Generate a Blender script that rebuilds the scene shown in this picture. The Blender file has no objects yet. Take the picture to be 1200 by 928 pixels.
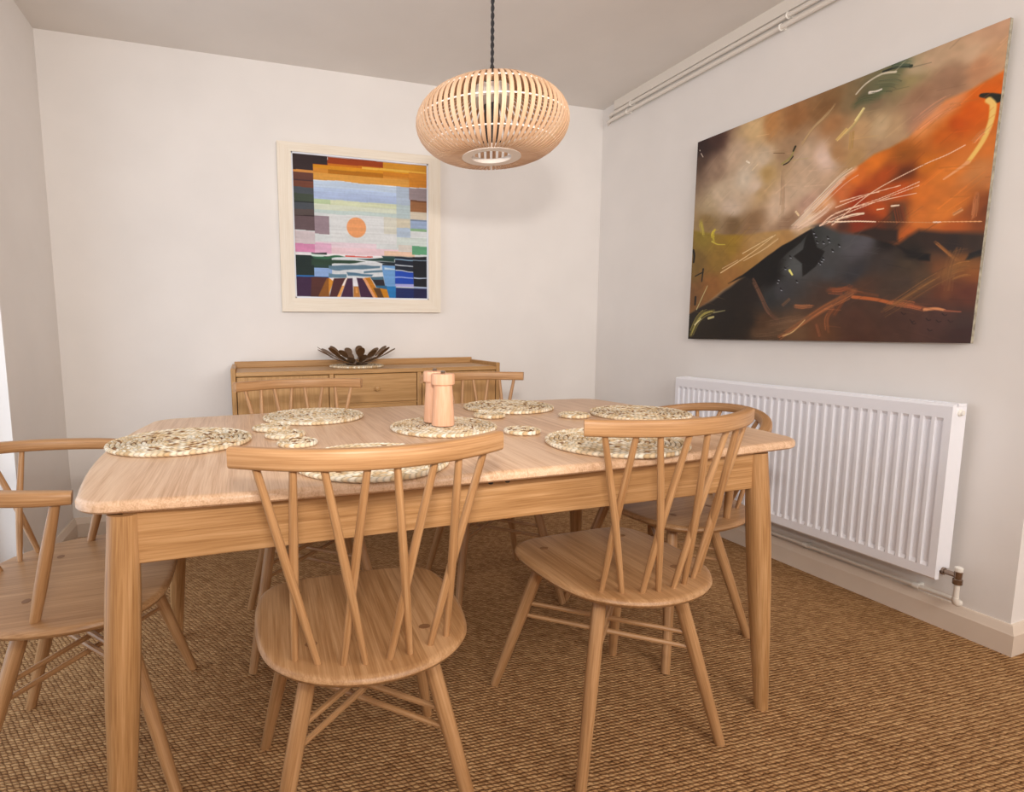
import bpy, math, random
import numpy as np
from mathutils import Matrix, Vector

SC = bpy.context.scene
COL = SC.collection
PI = math.pi
def lin(c):
    return tuple(((v/255.0)/12.92 if v/255.0 <= 0.04045 else ((v/255.0+0.055)/1.055)**2.4) for v in c)

# ------------------------------------------------------------------ camera
cam = bpy.data.cameras.new('camera')
cam.sensor_fit = 'HORIZONTAL'; cam.sensor_width = 36.0
cam.lens = 650.587/1200*36.0
cam.shift_x = (600-506.934)/1200.0
cam.shift_y = (464.792-464)/1200.0
cam.clip_start = 0.02
YAW, PITCH, ROLL = 0.3247, 0.11859, -0.00392
fwd = Vector((math.sin(YAW)*math.cos(PITCH), math.cos(YAW)*math.cos(PITCH), -math.sin(PITCH)))
right = Vector((math.cos(YAW), -math.sin(YAW), 0)); up = right.cross(fwd)
r2 = right*math.cos(ROLL)+up*math.sin(ROLL); u2 = -right*math.sin(ROLL)+up*math.cos(ROLL)
camo = bpy.data.objects.new('camera', cam); COL.objects.link(camo)
M = Matrix((r2, u2, -fwd)).transposed().to_4x4(); M.translation = Vector((-2.2387, -3.1982, 1.0477))
camo.matrix_world = M
SC.camera = camo

# ------------------------------------------------------------------ world, lights, exposure
SC.view_settings.view_transform = 'Standard'; SC.view_settings.look = 'None'
SC.view_settings.gamma = 1.0; SC.view_settings.use_curve_mapping = False
SC.view_settings.exposure = 0.07
W = bpy.data.worlds.new('world'); SC.world = W; W.use_nodes = True
bg = W.node_tree.nodes['Background']; bg.inputs[0].default_value = (0.75, 0.85, 1.0, 1); bg.inputs[1].default_value = 0.6
def area(name, loc, aim, sx, sy, power, color):
    d = bpy.data.lights.new(name, 'AREA'); d.shape = 'RECTANGLE'; d.size = sx; d.size_y = sy; d.energy = power; d.color = color
    o = bpy.data.objects.new(name, d); COL.objects.link(o); o.location = loc
    o.rotation_euler = (Vector(aim)-Vector(loc)).to_track_quat('-Z', 'Y').to_euler(); return o
area('doorway_daylight', (-3.36, -1.5, 1.1), (0, -1.5, 1.1), 1.5, 1.9, 13, (0.80, 0.89, 1.0))
area('rear_bounce_fill', (-1.0, -4.8, 1.95), (-1.0, 0, 1.2), 2.6, 0.9, 62, (1.0, 0.965, 0.925))  # added soft fill for flash bounced high behind the camera; no window there
area('flash_lamp', (-2.25, -3.30, 1.357), (-1.1, 0, 1.55), 0.12, 0.08, 8.5, (1.0, 0.955, 0.90)).data.spread = math.radians(110)

# ------------------------------------------------------------------ mesh helpers
class MB:
    def __init__(s): s.v=[]; s.f=[]; s.g=[]; s.c=[]; s.off=(random.uniform(0,40),random.uniform(0,40),random.uniform(0,40))
    def add(s, vs, fs, gs=None, cs=None, newoff=True):
        n=len(s.v); s.v += [tuple(map(float,v)) for v in vs]; s.f += [tuple(n+i for i in f) for f in fs]
        if newoff: s.off=(random.uniform(0,40),random.uniform(0,40),random.uniform(0,40))
        o=s.off
        gs = gs if gs is not None else vs
        s.g += [(g[0]+o[0], g[1]+o[1], g[2]+o[2]) for g in gs]
        s.c += cs if cs is not None else [(1,1,1,1)]*len(vs)
    def mesh(s, name, smooth=35, col=False):
        m=bpy.data.meshes.new(name); m.from_pydata(s.v, [], s.f); m.update()
        a=m.attributes.new('g','FLOAT_VECTOR','POINT'); a.data.foreach_set('vector', np.array(s.g,dtype=np.float32).ravel())
        if col:
            a=m.color_attributes.new('col','FLOAT_COLOR','POINT'); a.data.foreach_set('color', np.array(s.c,dtype=np.float32).ravel())
        if smooth:
            m.polygons.foreach_set('use_smooth', [True]*len(m.polygons))
            try: m.set_sharp_from_angle(angle=math.radians(smooth))
            except Exception: pass
        return m
    def build(s, name, mat, parent=None, smooth=35, col=False):
        m=s.mesh(name, smooth, col); m.materials.append(mat)
        o=bpy.data.objects.new(name, m); COL.objects.link(o)
        if parent: o.parent=parent
        return o

def gperm(vs, axis):
    i={'x':(0,1,2),'y':(1,0,2),'z':(2,0,1)}[axis]
    return [(v[i[0]],v[i[1]],v[i[2]]) for v in vs]

def add_box(mb, lo, hi, b=0.002, grain='x', M=None):
    lo=list(lo); hi=list(hi); b=min(b, *(0.49*(hi[i]-lo[i]) for i in range(3)))
    vs=[]; idx={}
    for sx in (0,1):
        for sy in (0,1):
            for sz in (0,1):
                s=(sx,sy,sz)
                for ax in range(3):
                    p=[]
                    for k in range(3):
                        e = hi[k] if s[k] else lo[k]
                        p.append(e if k==ax else (e-b if s[k] else e+b))
                    idx[(s,ax)]=len(vs); vs.append(tuple(p))
    fs=[]
    def q(l):
        c=[sum(vs[i][k] for i in l)/len(l)-(lo[k]+hi[k])/2 for k in range(3)]
        a=Vector(vs[l[0]]);n=(Vector(vs[l[1]])-a).cross(Vector(vs[l[2]])-a)
        if n.dot(Vector(c))<0: l=l[::-1]
        fs.append(l)
    for ax in range(3):
        o=[k for k in range(3) if k!=ax]
        for e in (0,1):
            l=[]
            for a_,b_ in ((0,0),(1,0),(1,1),(0,1)):
                s=[0,0,0]; s[ax]=e; s[o[0]]=a_; s[o[1]]=b_; l.append(idx[(tuple(s),ax)])
            q(l)
    for ax in range(3):
        o=[k for k in range(3) if k!=ax]
        for a_ in (0,1):
            for b_ in (0,1):
                s0=[0,0,0]; s0[o[0]]=a_; s0[o[1]]=b_; s1=list(s0); s1[ax]=1; s0=tuple(s0); s1=tuple(s1)
                q([idx[(s0,o[0])],idx[(s1,o[0])],idx[(s1,o[1])],idx[(s0,o[1])]])
    for sx in (0,1):
        for sy in (0,1):
            for sz in (0,1):
                s=(sx,sy,sz); q([idx[(s,0)],idx[(s,1)],idx[(s,2)]])
    g=gperm(vs,grain)
    if M is not None: vs=[tuple(M@Vector(v)) for v in vs]
    mb.add(vs,fs,g)

def frames(pts, upv=None):
    pts=[Vector(p) for p in pts]; T=[]
    for i in range(len(pts)):
        a=pts[max(0,i-1)]; b=pts[min(len(pts)-1,i+1)]; T.append((b-a).normalized())
    out=[]
    if upv is not None:
        u=Vector(upv)
        for t in T:
            n=u.cross(t).normalized(); out.append((t,n,t.cross(n).normalized()))
    else:
        t0=T[0]; n=t0.orthogonal().normalized()
        for i,t in enumerate(T):
            if i: n=(n-t*n.dot(t)).normalized()
            out.append((t,n,t.cross(n).normalized()))
    return pts,out

def add_sweep(mb, pts, section, upv=None, scale=None, cap=True, cs=None):
    """section: list of (n,b) points, closed"""
    pts,fr=frames(pts,upv); m=len(section); vs=[]; gs=[]; s=0
    for i,p in enumerate(pts):
        if i: s+=(p-pts[i-1]).length
        k=1.0 if scale is None else scale[i]
        for (a,b) in section:
            vs.append(tuple(p+fr[i][1]*(a*k)+fr[i][2]*(b*k))); gs.append((s,a*k,b*k))
    fs=[]
    for i in range(len(pts)-1):
        for j in range(m):
            j2=(j+1)%m; fs.append((i*m+j,i*m+j2,(i+1)*m+j2,(i+1)*m+j))
    if cap:
        fs.append(tuple(range(m))[::-1]); e=(len(pts)-1)*m; fs.append(tuple(e+j for j in range(m)))
    mb.add(vs,fs,gs,None if cs is None else [cs]*len(vs))

def circ(r,n=12): return [(r*math.cos(2*PI*k/n), r*math.sin(2*PI*k/n)) for k in range(n)]
def rrect(w,h,r,k=3):
    out=[]
    for cx,cy,a0 in ((w/2-r,h/2-r,0),(-w/2+r,h/2-r,PI/2),(-w/2+r,-h/2+r,PI),(w/2-r,-h/2+r,1.5*PI)):
        for i in range(k+1):
            a=a0+PI/2*i/k; out.append((cx+r*math.cos(a),cy+r*math.sin(a)))
    return out
def add_rod(mb, a, b, radii, n=10, cs=None):
    """tapered rod: radii list of (t, r)"""
    a=Vector(a); b=Vector(b)
    add_sweep(mb, [a.lerp(b,t) for t,_ in radii], circ(1,n), None, [r for _,r in radii], True, cs)
def add_lathe(mb, prof, n=24, c=(0,0,0), cs=None, cap=True):
    vs=[];gs=[];fs=[]
    for (r,z) in prof:
        for k in range(n):
            a=2*PI*k/n; vs.append((c[0]+r*math.cos(a),c[1]+r*math.sin(a),c[2]+z)); gs.append((z,r*math.cos(a),r*math.sin(a)))
    for i in range(len(prof)-1):
        for k in range(n):
            k2=(k+1)%n; fs.append((i*n+k,i*n+k2,(i+1)*n+k2,(i+1)*n+k))
    if cap:
        if prof[0][0]>1e-5: fs.append(tuple(range(n))[::-1])
        if prof[-1][0]>1e-5: fs.append(tuple((len(prof)-1)*n+k for k in range(n)))
    mb.add(vs,fs,gs,None if cs is None else [cs]*len(vs))
def add_torus(mb, R, r, c=(0,0,0), n=64, m=6):
    vs=[];fs=[];gs=[]
    for i in range(n):
        a=2*PI*i/n
        for j in range(m):
            b=2*PI*j/m; q=R+r*math.cos(b); vs.append((c[0]+q*math.cos(a),c[1]+q*math.sin(a),c[2]+r*math.sin(b))); gs.append((a*R,r*math.cos(b),r*math.sin(b)))
    for i in range(n):
        for j in range(m):
            i2=(i+1)%n;j2=(j+1)%m; fs.append((i*m+j,i2*m+j,i2*m+j2,i*m+j2))
    mb.add(vs,fs,gs)
def add_slab(mb, outl, prof, grain='y', seam=0):
    """closed ccw outline, prof: [(inset,z)...] from the bottom up"""
    n=len(outl); P=np.array(outl,float); nx=np.roll(P,-1,0); pv=np.roll(P,1,0)
    t=nx-pv; t/=np.linalg.norm(t,axis=1)[:,None]; nrm=np.stack([-t[:,1],t[:,0]],1)
    vs=[];fs=[]
    for (ins,z) in prof:
        Q=P+nrm*ins
        if seam: Q[0]=(seam*.0003,P[0][1]+(ins if P[0][1]<0 else -ins)); Q[-1]=(seam*.0003,P[-1][1]+(ins if P[-1][1]<0 else -ins))
        vs+=[(q[0],q[1],z) for q in Q]
    for i in range(len(prof)-1):
        for k in range(n):
            k2=(k+1)%n; fs.append((i*n+k,i*n+k2,(i+1)*n+k2,(i+1)*n+k))
    fs.append(tuple(range(n))[::-1]); e=(len(prof)-1)*n; fs.append(tuple(e+k for k in range(n)))
    mb.add(vs,fs,gperm(vs,grain))
def catmull(pts, closed=True, k=5):
    out=[]; n=len(pts)
    for i in range(n if closed else n-1):
        p=[Vector((*pts[(i+d)%n if closed else min(max(i+d,0),n-1)],)) for d in (-1,0,1,2)]
        for j in range(k):
            t=j/k; out.append(tuple(0.5*((2*p[1])+(-p[0]+p[2])*t+(2*p[0]-5*p[1]+4*p[2]-p[3])*t*t+(-p[0]+3*p[1]-3*p[2]+p[3])*t**3)))
    if not closed: out.append(tuple(pts[-1]))
    return out

# ------------------------------------------------------------------ object helpers
def thing(name, label, cat, loc=(0,0,0), rz=0.0, group=None):
    o=bpy.data.objects.new(name, None); o.empty_display_size=0.1; COL.objects.link(o)
    o.location=loc; o.rotation_euler=(0,0,rz); o['label']=label; o['category']=cat
    if group: o['group']=group
    return o
def tag(o, label, cat, group=None):
    o['label']=label; o['category']=cat
    if group: o['group']=group
    return o
def struct(o): o['kind']='structure'; return o
def dup(root, loc, rz, label):
    r=root.copy(); COL.objects.link(r); r.location=loc; r.rotation_euler=(0,0,rz); r['label']=label
    for ch in list(root.children):
        c=ch.copy(); COL.objects.link(c); c.parent=r
        for g in list(ch.children):
            d=g.copy(); COL.objects.link(d); d.parent=c
    return r

# ------------------------------------------------------------------ materials
def newmat(name):
    m=bpy.data.materials.new(name); m.use_nodes=True; nt=m.node_tree; b=nt.nodes['Principled BSDF']
    return m,nt,b
def N(nt,t,**kw):
    n=nt.nodes.new(t)
    for k,v in kw.items(): setattr(n,k,v)
    return n
def ramp(nt,stops):
    n=N(nt,'ShaderNodeValToRGB'); e=n.color_ramp.elements
    while len(e)<len(stops): e.new(0.5)
    for i,(p,c) in enumerate(stops): e[i].position=p; e[i].color=(*lin(c),1)
    return n
def plain(name,col,rough=0.5,metal=0.0,noise=0.0,scale=40,bump=0.0):
    m,nt,b=newmat(name); b.inputs['Base Color'].default_value=(*lin(col),1); b.inputs['Roughness'].default_value=rough; b.inputs['Metallic'].default_value=metal
    tc=N(nt,'ShaderNodeTexCoord'); nz=N(nt,'ShaderNodeTexNoise'); nz.inputs['Scale'].default_value=scale; nz.inputs['Detail'].default_value=4
    nt.links.new(tc.outputs['Object'],nz.inputs['Vector'])
    if noise:
        r=ramp(nt,[(0.3,tuple(max(0,c*(1-noise)) for c in col)),(0.7,tuple(min(255,c*(1+noise)) for c in col))])
        nt.links.new(nz.outputs['Fac'],r.inputs['Fac']); nt.links.new(r.outputs['Color'],b.inputs['Base Color'])
    if bump:
        bp=N(nt,'ShaderNodeBump'); bp.inputs['Strength'].default_value=bump; bp.inputs['Distance'].default_value=0.002
        nt.links.new(nz.outputs['Fac'],bp.inputs['Height']); nt.links.new(bp.outputs['Normal'],b.inputs['Normal'])
    return m
def wood(name, dark, mid, light, rough=0.42, plank=0.0, spec=0.4):
    m,nt,b=newmat(name); L=nt.links.new
    at=N(nt,'ShaderNodeAttribute',attribute_name='g'); oi=N(nt,'ShaderNodeObjectInfo')
    sc=N(nt,'ShaderNodeMath',operation='MULTIPLY'); sc.inputs[1].default_value=17.0; L(oi.outputs['Random'],sc.inputs[0])
    ad=N(nt,'ShaderNodeVectorMath',operation='ADD'); L(at.outputs['Vector'],ad.inputs[0]); L(sc.outputs[0],ad.inputs[1])
    vec=ad.outputs[0]; pl=None
    if plank:
        sp=N(nt,'ShaderNodeSeparateXYZ'); L(at.outputs['Vector'],sp.inputs[0])
        mu=N(nt,'ShaderNodeMath',operation='DIVIDE'); mu.inputs[1].default_value=plank; L(sp.outputs['Y'],mu.inputs[0])
        fl=N(nt,'ShaderNodeMath',operation='FLOOR'); L(mu.outputs[0],fl.inputs[0])
        wn=N(nt,'ShaderNodeTexWhiteNoise'); wn.noise_dimensions='2D'; cb=N(nt,'ShaderNodeCombineXYZ'); L(fl.outputs[0],cb.inputs[0]); L(oi.outputs['Random'],cb.inputs[1]); L(cb.outputs[0],wn.inputs['Vector'])
        pl=wn
        m2=N(nt,'ShaderNodeVectorMath',operation='MULTIPLY_ADD'); m2.inputs[1].default_value=(9,9,9); L(wn.outputs['Color'],m2.inputs[0]); L(ad.outputs[0],m2.inputs[2]); vec=m2.outputs[0]
    mp=N(nt,'ShaderNodeMapping'); mp.inputs['Scale'].default_value=(2.4,58,58); L(vec,mp.inputs['Vector'])
    n1=N(nt,'ShaderNodeTexNoise'); n1.inputs['Scale'].default_value=1.0; n1.inputs['Detail'].default_value=5; n1.inputs['Roughness'].default_value=0.6; n1.inputs['Distortion'].default_value=0.6; L(mp.outputs[0],n1.inputs['Vector'])
    mp2=N(nt,'ShaderNodeMapping'); mp2.inputs['Scale'].default_value=(8,330,330); L(vec,mp2.inputs['Vector'])
    n2=N(nt,'ShaderNodeTexNoise'); n2.inputs['Scale'].default_value=1.0; n2.inputs['Detail'].default_value=3; L(mp2.outputs[0],n2.inputs['Vector'])
    mx=N(nt,'ShaderNodeMath',operation='MULTIPLY_ADD'); mx.inputs[1].default_value=0.45; L(n2.outputs['Fac'],mx.inputs[0])
    m3=N(nt,'ShaderNodeMath',operation='MULTIPLY'); m3.inputs[1].default_value=0.55; L(n1.outputs['Fac'],m3.inputs[0]); L(m3.outputs[0],mx.inputs[2])
    fac=mx.outputs[0]
    if plank:
        m4=N(nt,'ShaderNodeMath',operation='MULTIPLY_ADD'); m4.inputs[1].default_value=0.12; L(pl.outputs['Value'],m4.inputs[0])
        m5=N(nt,'ShaderNodeMath',operation='SUBTRACT'); m5.inputs[1].default_value=0.06; L(fac,m5.inputs[0]); L(m5.outputs[0],m4.inputs[2]); fac=m4.outputs[0]
    r=ramp(nt,[(0.36,dark),(0.50,mid),(0.64,light)]); L(fac,r.inputs['Fac'])
    L(r.outputs['Color'],b.inputs['Base Color']); b.inputs['Roughness'].default_value=rough; b.inputs['Specular IOR Level'].default_value=spec
    bp=N(nt,'ShaderNodeBump'); bp.inputs['Strength'].default_value=0.12; bp.inputs['Distance'].default_value=0.001; L(n2.outputs['Fac'],bp.inputs['Height']); L(bp.outputs['Normal'],b.inputs['Normal'])
    return m
def attrmat(name, rough=0.6, spec=0.3, mult=1.0):
    m,nt,b=newmat(name); at=N(nt,'ShaderNodeAttribute',attribute_name='col'); nt.links.new(at.outputs['Color'],b.inputs['Base Color'])
    b.inputs['Roughness'].default_value=rough; b.inputs['Specular IOR Level'].default_value=spec
    return m

OAK_TOP=wood('oak_table_top',(190,148,112),(212,174,140),(224,190,158),0.36,0.11)
OAK=wood('oak_table',(154,110,66),(178,133,86),(196,152,106),0.42)
OAKC=wood('oak_chair',(154,111,70),(175,131,88),(192,149,106),0.42)
OAKS=wood('oak_seat',(148,107,68),(167,125,84),(186,145,104),0.40,0.068)
OAKSB=wood('oak_sideboard',(168,124,74),(184,140,88),(198,155,104),0.45)
ENDG=plain('end_grain',(132,92,58),0.6)
BEECH=wood('mill_wood',(222,166,130),(230,178,142),(236,190,158),0.5)
def wallpaint(name,col):
    return plain(name,col,0.85,0,0.012,3.0,0.05)
PAINT=wallpaint('wall_paint',(236,231,227)); CEIL=wallpaint('ceiling_paint',(232,226,220))
TRIM=plain('trim_paint',(226,210,194),0.45,0,0.01,8); PIPEW=plain('pipe_paint',(232,224,214),0.4)
RADW=plain('radiator_enamel',(244,244,250),0.3); DARK=plain('dark_gap',(48,46,46),0.7)
CHROME=plain('chrome',(150,132,118),0.25,0.9); WHITEP=plain('white_plastic',(240,236,228),0.35)
BLACKP=plain('black_plastic',(26,24,24),0.4); CORDM=plain('cord_fabric',(38,36,38),0.8)
BRONZE=plain('bronze_leaf',(100,72,44),0.42,0.4,0.12,60); STUD=plain('metal_stud',(150,140,130),0.3,1.0)
BAMBOO=wood('bamboo',(208,164,126),(218,180,146),(228,194,164),0.5); SHADEW=plain('shade_ring_white',(240,230,220),0.5)
FRAMEW=wood('frame_cream',(230,217,198),(236,225,208),(241,231,216),0.5); SLIP=plain('slip_white',(226,230,240),0.5)
CANVAS=plain('canvas_edge',(150,142,124),0.8,0,0.2,60)

def carpetmat():
    m,nt,b=newmat('woven_carpet'); L=nt.links.new
    tc=N(nt,'ShaderNodeTexCoord'); nz=N(nt,'ShaderNodeTexNoise'); nz.inputs['Scale'].default_value=70; nz.inputs['Detail'].default_value=3; L(tc.outputs['Object'],nz.inputs['Vector'])
    sb=N(nt,'ShaderNodeVectorMath',operation='MULTIPLY_ADD'); sb.inputs[1].default_value=(0.011,0.010,0); L(nz.outputs['Color'],sb.inputs[0]); L(tc.outputs['Object'],sb.inputs[2])
    mp=N(nt,'ShaderNodeMapping'); mp.inputs['Rotation'].default_value=(0,0,math.radians(4)); L(sb.outputs[0],mp.inputs['Vector'])
    sp=N(nt,'ShaderNodeSeparateXYZ'); L(mp.outputs[0],sp.inputs[0])
    def mth(op,a,bv=None,c=None):
        n=N(nt,'ShaderNodeMath',operation=op)
        for i,x in enumerate((a,bv,c)):
            if x is None: continue
            if isinstance(x,(int,float)): n.inputs[i].default_value=x
            else: L(x,n.inputs[i])
        return n.outputs[0]
    v=mth('DIVIDE',sp.outputs['Y'],0.0108); row=mth('FLOOR',v); fv=mth('FRACT',v)
    par=mth('MULTIPLY',mth('FLOORED_MODULO',row,2.0),0.5)
    u0=mth('DIVIDE',sp.outputs['X'],0.0138)
    u=mth('ADD',mth('ADD',u0,par),mth('MULTIPLY',fv,0.55)); fu=mth('FRACT',u)
    a=mth('SUBTRACT',mth('MULTIPLY',fu,2.0),1.0); c=mth('SUBTRACT',mth('MULTIPLY',fv,2.0),1.0)
    ha=mth('SUBTRACT',1.0,mth('MULTIPLY',a,a)); hc=mth('SUBTRACT',1.0,mth('MULTIPLY',c,c))
    h=mth('POWER',mth('MULTIPLY',mth('POWER',ha,0.55),hc),0.75)
    cell=N(nt,'ShaderNodeCombineXYZ'); L(mth('FLOOR',u),cell.inputs[0]); L(row,cell.inputs[1])
    wn=N(nt,'ShaderNodeTexWhiteNoise'); L(cell.outputs[0],wn.inputs['Vector'])
    big=N(nt,'ShaderNodeTexNoise'); big.inputs['Scale'].default_value=2.2; big.inputs['Detail'].default_value=3; L(tc.outputs['Object'],big.inputs['Vector'])
    fine=N(nt,'ShaderNodeTexNoise'); fine.inputs['Scale'].default_value=420; fine.inputs['Detail'].default_value=2; L(tc.outputs['Object'],fine.inputs['Vector'])
    f=mth('ADD',mth('MULTIPLY',h,0.48),mth('ADD',mth('MULTIPLY',wn.outputs['Value'],0.26),mth('ADD',mth('MULTIPLY',big.outputs['Fac'],0.12),mth('MULTIPLY',fine.outputs['Fac'],0.30))))
    r=ramp(nt,[(0.20,(66,42,24)),(0.50,(150,106,66)),(0.92,(206,164,116))]); L(f,r.inputs['Fac']); L(r.outputs['Color'],b.inputs['Base Color'])
    b.inputs['Roughness'].default_value=0.9; b.inputs['Specular IOR Level'].default_value=0.15
    bp=N(nt,'ShaderNodeBump'); bp.inputs['Strength'].default_value=0.9; bp.inputs['Distance'].default_value=0.005
    L(mth('ADD',h,mth('MULTIPLY',fine.outputs['Fac'],0.3)),bp.inputs['Height']); L(bp.outputs['Normal'],b.inputs['Normal'])
    return m
CARPET=carpetmat()

# ------------------------------------------------------------------ the room
RW_=0.03006                       # the right wall stands at a slight angle
RX=-3.107; CH=2.445
def boxobj(name,boxes,mat,parent=None,b=0.0005,rz=0.0,smooth=35):
    mb=MB()
    for lo,hi in boxes: add_box(mb,lo,hi,b)
    o=mb.build(name,mat,parent,smooth); o.rotation_euler=(0,0,rz); return o
struct(boxobj('floor',[((-4.2,-5.0,-0.06),(1.6,0.0,0.0))],CARPET))
struct(boxobj('ceiling',[((-3.4,-5.0,CH),(1.6,0.12,CH+0.08))],CEIL))
struct(boxobj('wall_back',[((-3.23,0.0,-0.06),(0.2,0.12,CH))],PAINT))
struct(boxobj('wall_left',[((RX-0.13,-0.668,-0.06),(RX,0.0,CH)),((RX-0.13,-2.32,2.1),(RX,-0.668,CH)),((RX-0.13,-5.0,-0.06),(RX,-2.32,CH))],PAINT))
OY=-2.191
struct(boxobj('wall_right',[((0.0,OY,-0.06),(1.5,-0.0,CH))],PAINT,rz=RW_))
struct(boxobj('wall_recess',[((1.25,-5.0,-0.06),(1.37,OY+0.06,CH))],PAINT))
struct(boxobj('wall_front',[((-3.23,-5.0,-0.06),(1.6,-4.9,CH))],PAINT))
def skirting(name,pts,rz=0.0):
    """pts: plan path of the wall foot, room on the left of travel"""
    mb=MB(); sec=[(0.0,0.0),(0.018,0.0),(0.018,0.070),(0.014,0.078),(0.010,0.094),(0.006,0.100),(0.0,0.100)]
    n=len(pts); vs=[];fs=[]; m=len(sec)
    for i,p in enumerate(pts):
        p=Vector(p); d=[]
        if i>0: d.append((p-Vector(pts[i-1])).normalized())
        if i<n-1: d.append((Vector(pts[i+1])-p).normalized())
        ns=[Vector((-e.y,e.x)) for e in d]
        if len(ns)==2: nn=(ns[0]+ns[1]); nn=nn/ (nn.length**2/2)
        else: nn=ns[0]
        for (o,z) in sec: vs.append((p.x+nn.x*o,p.y+nn.y*o,z))
    for i in range(n-1):
        for j in range(m):
            j2=(j+1)%m; fs.append((i*m+j,(i+1)*m+j,(i+1)*m+j2,i*m+j2))
    fs.append(tuple(range(m))); fs.append(tuple((n-1)*m+j for j in range(m))[::-1])
    mb.add(vs,fs); o=mb.build(name,TRIM,None,25); o.rotation_euler=(0,0,rz); return struct(o)
skirting('baseboard_back',[(0.0,0.0),(RX,0.0)])
skirting('baseboard_left',[(RX,-0.001),(RX,-0.668),(RX-0.12,-0.668)])
skirting('baseboard_right',[(1.2,OY),(0.0,OY),(0.0,-0.02)],RW_)
boxobj_jamb=struct(boxobj('door_1',[((RX-0.15,-0.722,0.0),(RX-0.095,-0.690,2.06)),((RX-0.15,-2.31,0.0),(RX-0.095,-2.27,2.06)),((RX-0.15,-2.31,2.06),(RX-0.095,-0.690,2.10))],WHITEP))
struct(boxobj('trim_1',[((-0.026,-4.9,CH-0.052),(0.0,-0.135,CH))],PIPEW,rz=RW_))

# pipes under the ceiling on the right wall
def pipe_thing(name,label,z,yend,clipys):
    t=thing(name,label,'pipe',(0,0,0),RW_)
    mb=MB(); P=[(-0.030,-4.6,z),(-0.030,-2.5,z),(-0.030,yend-0.03,z),(-0.029,yend-0.012,z),(-0.026,yend,z),(-0.004,yend+0.022,z),(0.02,yend+0.046,z)]
    add_sweep(mb,P,circ(0.0105,12)); mb.build('pipe_run',PIPEW,t)
    for y in clipys:
        mb=MB(); add_torus(mb,0.0125,0.003,(0,0,0),20,6)
        Mx=Matrix.Translation((-0.030,y,z))@Matrix.Rotation(PI/2,4,'X'); mb.v=[tuple(Mx@Vector(v)) for v in mb.v]
        add_box(mb,(-0.020,y-0.006,z-0.008),(0.0,y+0.006,z+0.008),0.001); mb.build('pipe_clip',WHITEP,t)
    return t
pipe_thing('heating_pipe','upper white heating pipe running along the right wall just under the ceiling board',CH-0.073,-0.105,(-0.30,-1.28,-2.3))
pipe_thing('heating_pipe','lower white heating pipe on the right wall, second one below the ceiling board',CH-0.106,-0.085,(-0.27,-1.25,-2.27))

# ------------------------------------------------------------------ dining table
TX,TY=-1.671,-1.615
table=thing('dining_table','pale oak extending dining table with round tapered legs, laid with woven mats','table',(TX,TY,0))
def top_outline():
    a,b,r=0.915,0.540,0.080; ea,eb=0.048,0.046; pts=[]
    X=a-ea*.82; Y=b-eb*.88
    for k in range(13): t=-1+2*k/12; pts.append((t*(X-r),-(b-eb*(t*(X-r)/a)**2)))
    def corner(cx,cy,a0):
        for k in range(1,8): th=a0+PI/2*k/8; pts.append((cx+r*math.cos(th),cy+r*math.sin(th)))
    yb=b-eb*((X-r)/a)**2
    corner(X-r,-(yb-r),-PI/2)
    for k in range(13): t=-1+2*k/12; pts.append((X+ea*.82*(1-t*t),t*(yb-r)))
    corner(X-r,(yb-r),0)
    for k in range(13): t=1-2*k/12; pts.append((t*(X-r),(b-eb*(t*(X-r)/a)**2)))
    corner(-(X-r),(yb-r),PI/2)
    for k in range(13): t=1-2*k/12; pts.append((-(X+ea*.82*(1-t*t)),t*(yb-r)))
    corner(-(X-r),-(yb-r),PI)
    return pts
def top_half(s):
    P=top_outline(); i0=P.index((0.0,-0.540)) if (0.0,-0.540) in P else min(range(len(P)),key=lambda i:abs(P[i][0])+(P[i][1]>0)*9)
    P=P[i0:]+P[:i0]; i1=min(range(1,len(P)),key=lambda i:abs(P[i][0])+(P[i][1]<0)*9)
    return P[:i1+1] if s>0 else P[i1:]+P[:1]
for s in (-1,1):
    mb=MB(); add_slab(mb,top_half(s),[(0.012,0.7255),(0.004,0.7275),(0.0,0.732),(0.0,0.741),(0.0025,0.7465),(0.008,0.7493),(0.014,0.750)],'y',s)
    mb.build('tabletop',OAK_TOP,table,40)
fx,fy=0.716,-0.481; by=0.374
for (lx,ly,sx,sy) in ((fx,fy,1,-1),(-0.789,fy,-1,-1),(fx,by,1,1),(-0.789,by,-1,1)):
    mb=MB(); a=Vector((lx,ly,0.7215)); c=Vector((lx+0.0396*sx,ly+0.0331*sy,0.0))
    add_rod(mb,a,c,[(0,0.0265),(0.08,0.0275),(0.2,0.030),(0.35,0.0305),(0.5,0.029),(0.7,0.0245),(0.9,0.0195),(1.0,0.0172)],20)
    mb.build('leg',OAK,table,50)
for lo,hi,gr in (((-0.789,fy-0.010,0.626),(fx,fy+0.012,0.7255),'x'),((-0.789,by-0.012,0.628),(fx,by+0.010,0.7255),'x'),((-0.799,fy,0.628),(-0.777,by,0.7255),'y'),((fx-0.012,fy,0.628),(fx+0.010,by,0.7255),'y')):
    mb=MB(); add_box(mb,lo,hi,0.002,gr); mb.build('apron',OAK,table)
for x in (-0.075,-0.035):
    mb=MB(); add_lathe(mb,[(0.004,0.717),(0.006,0.719),(0.006,0.7265)],10,(x,-0.512,0)); mb.build('locating_peg',DARK,table)

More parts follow.
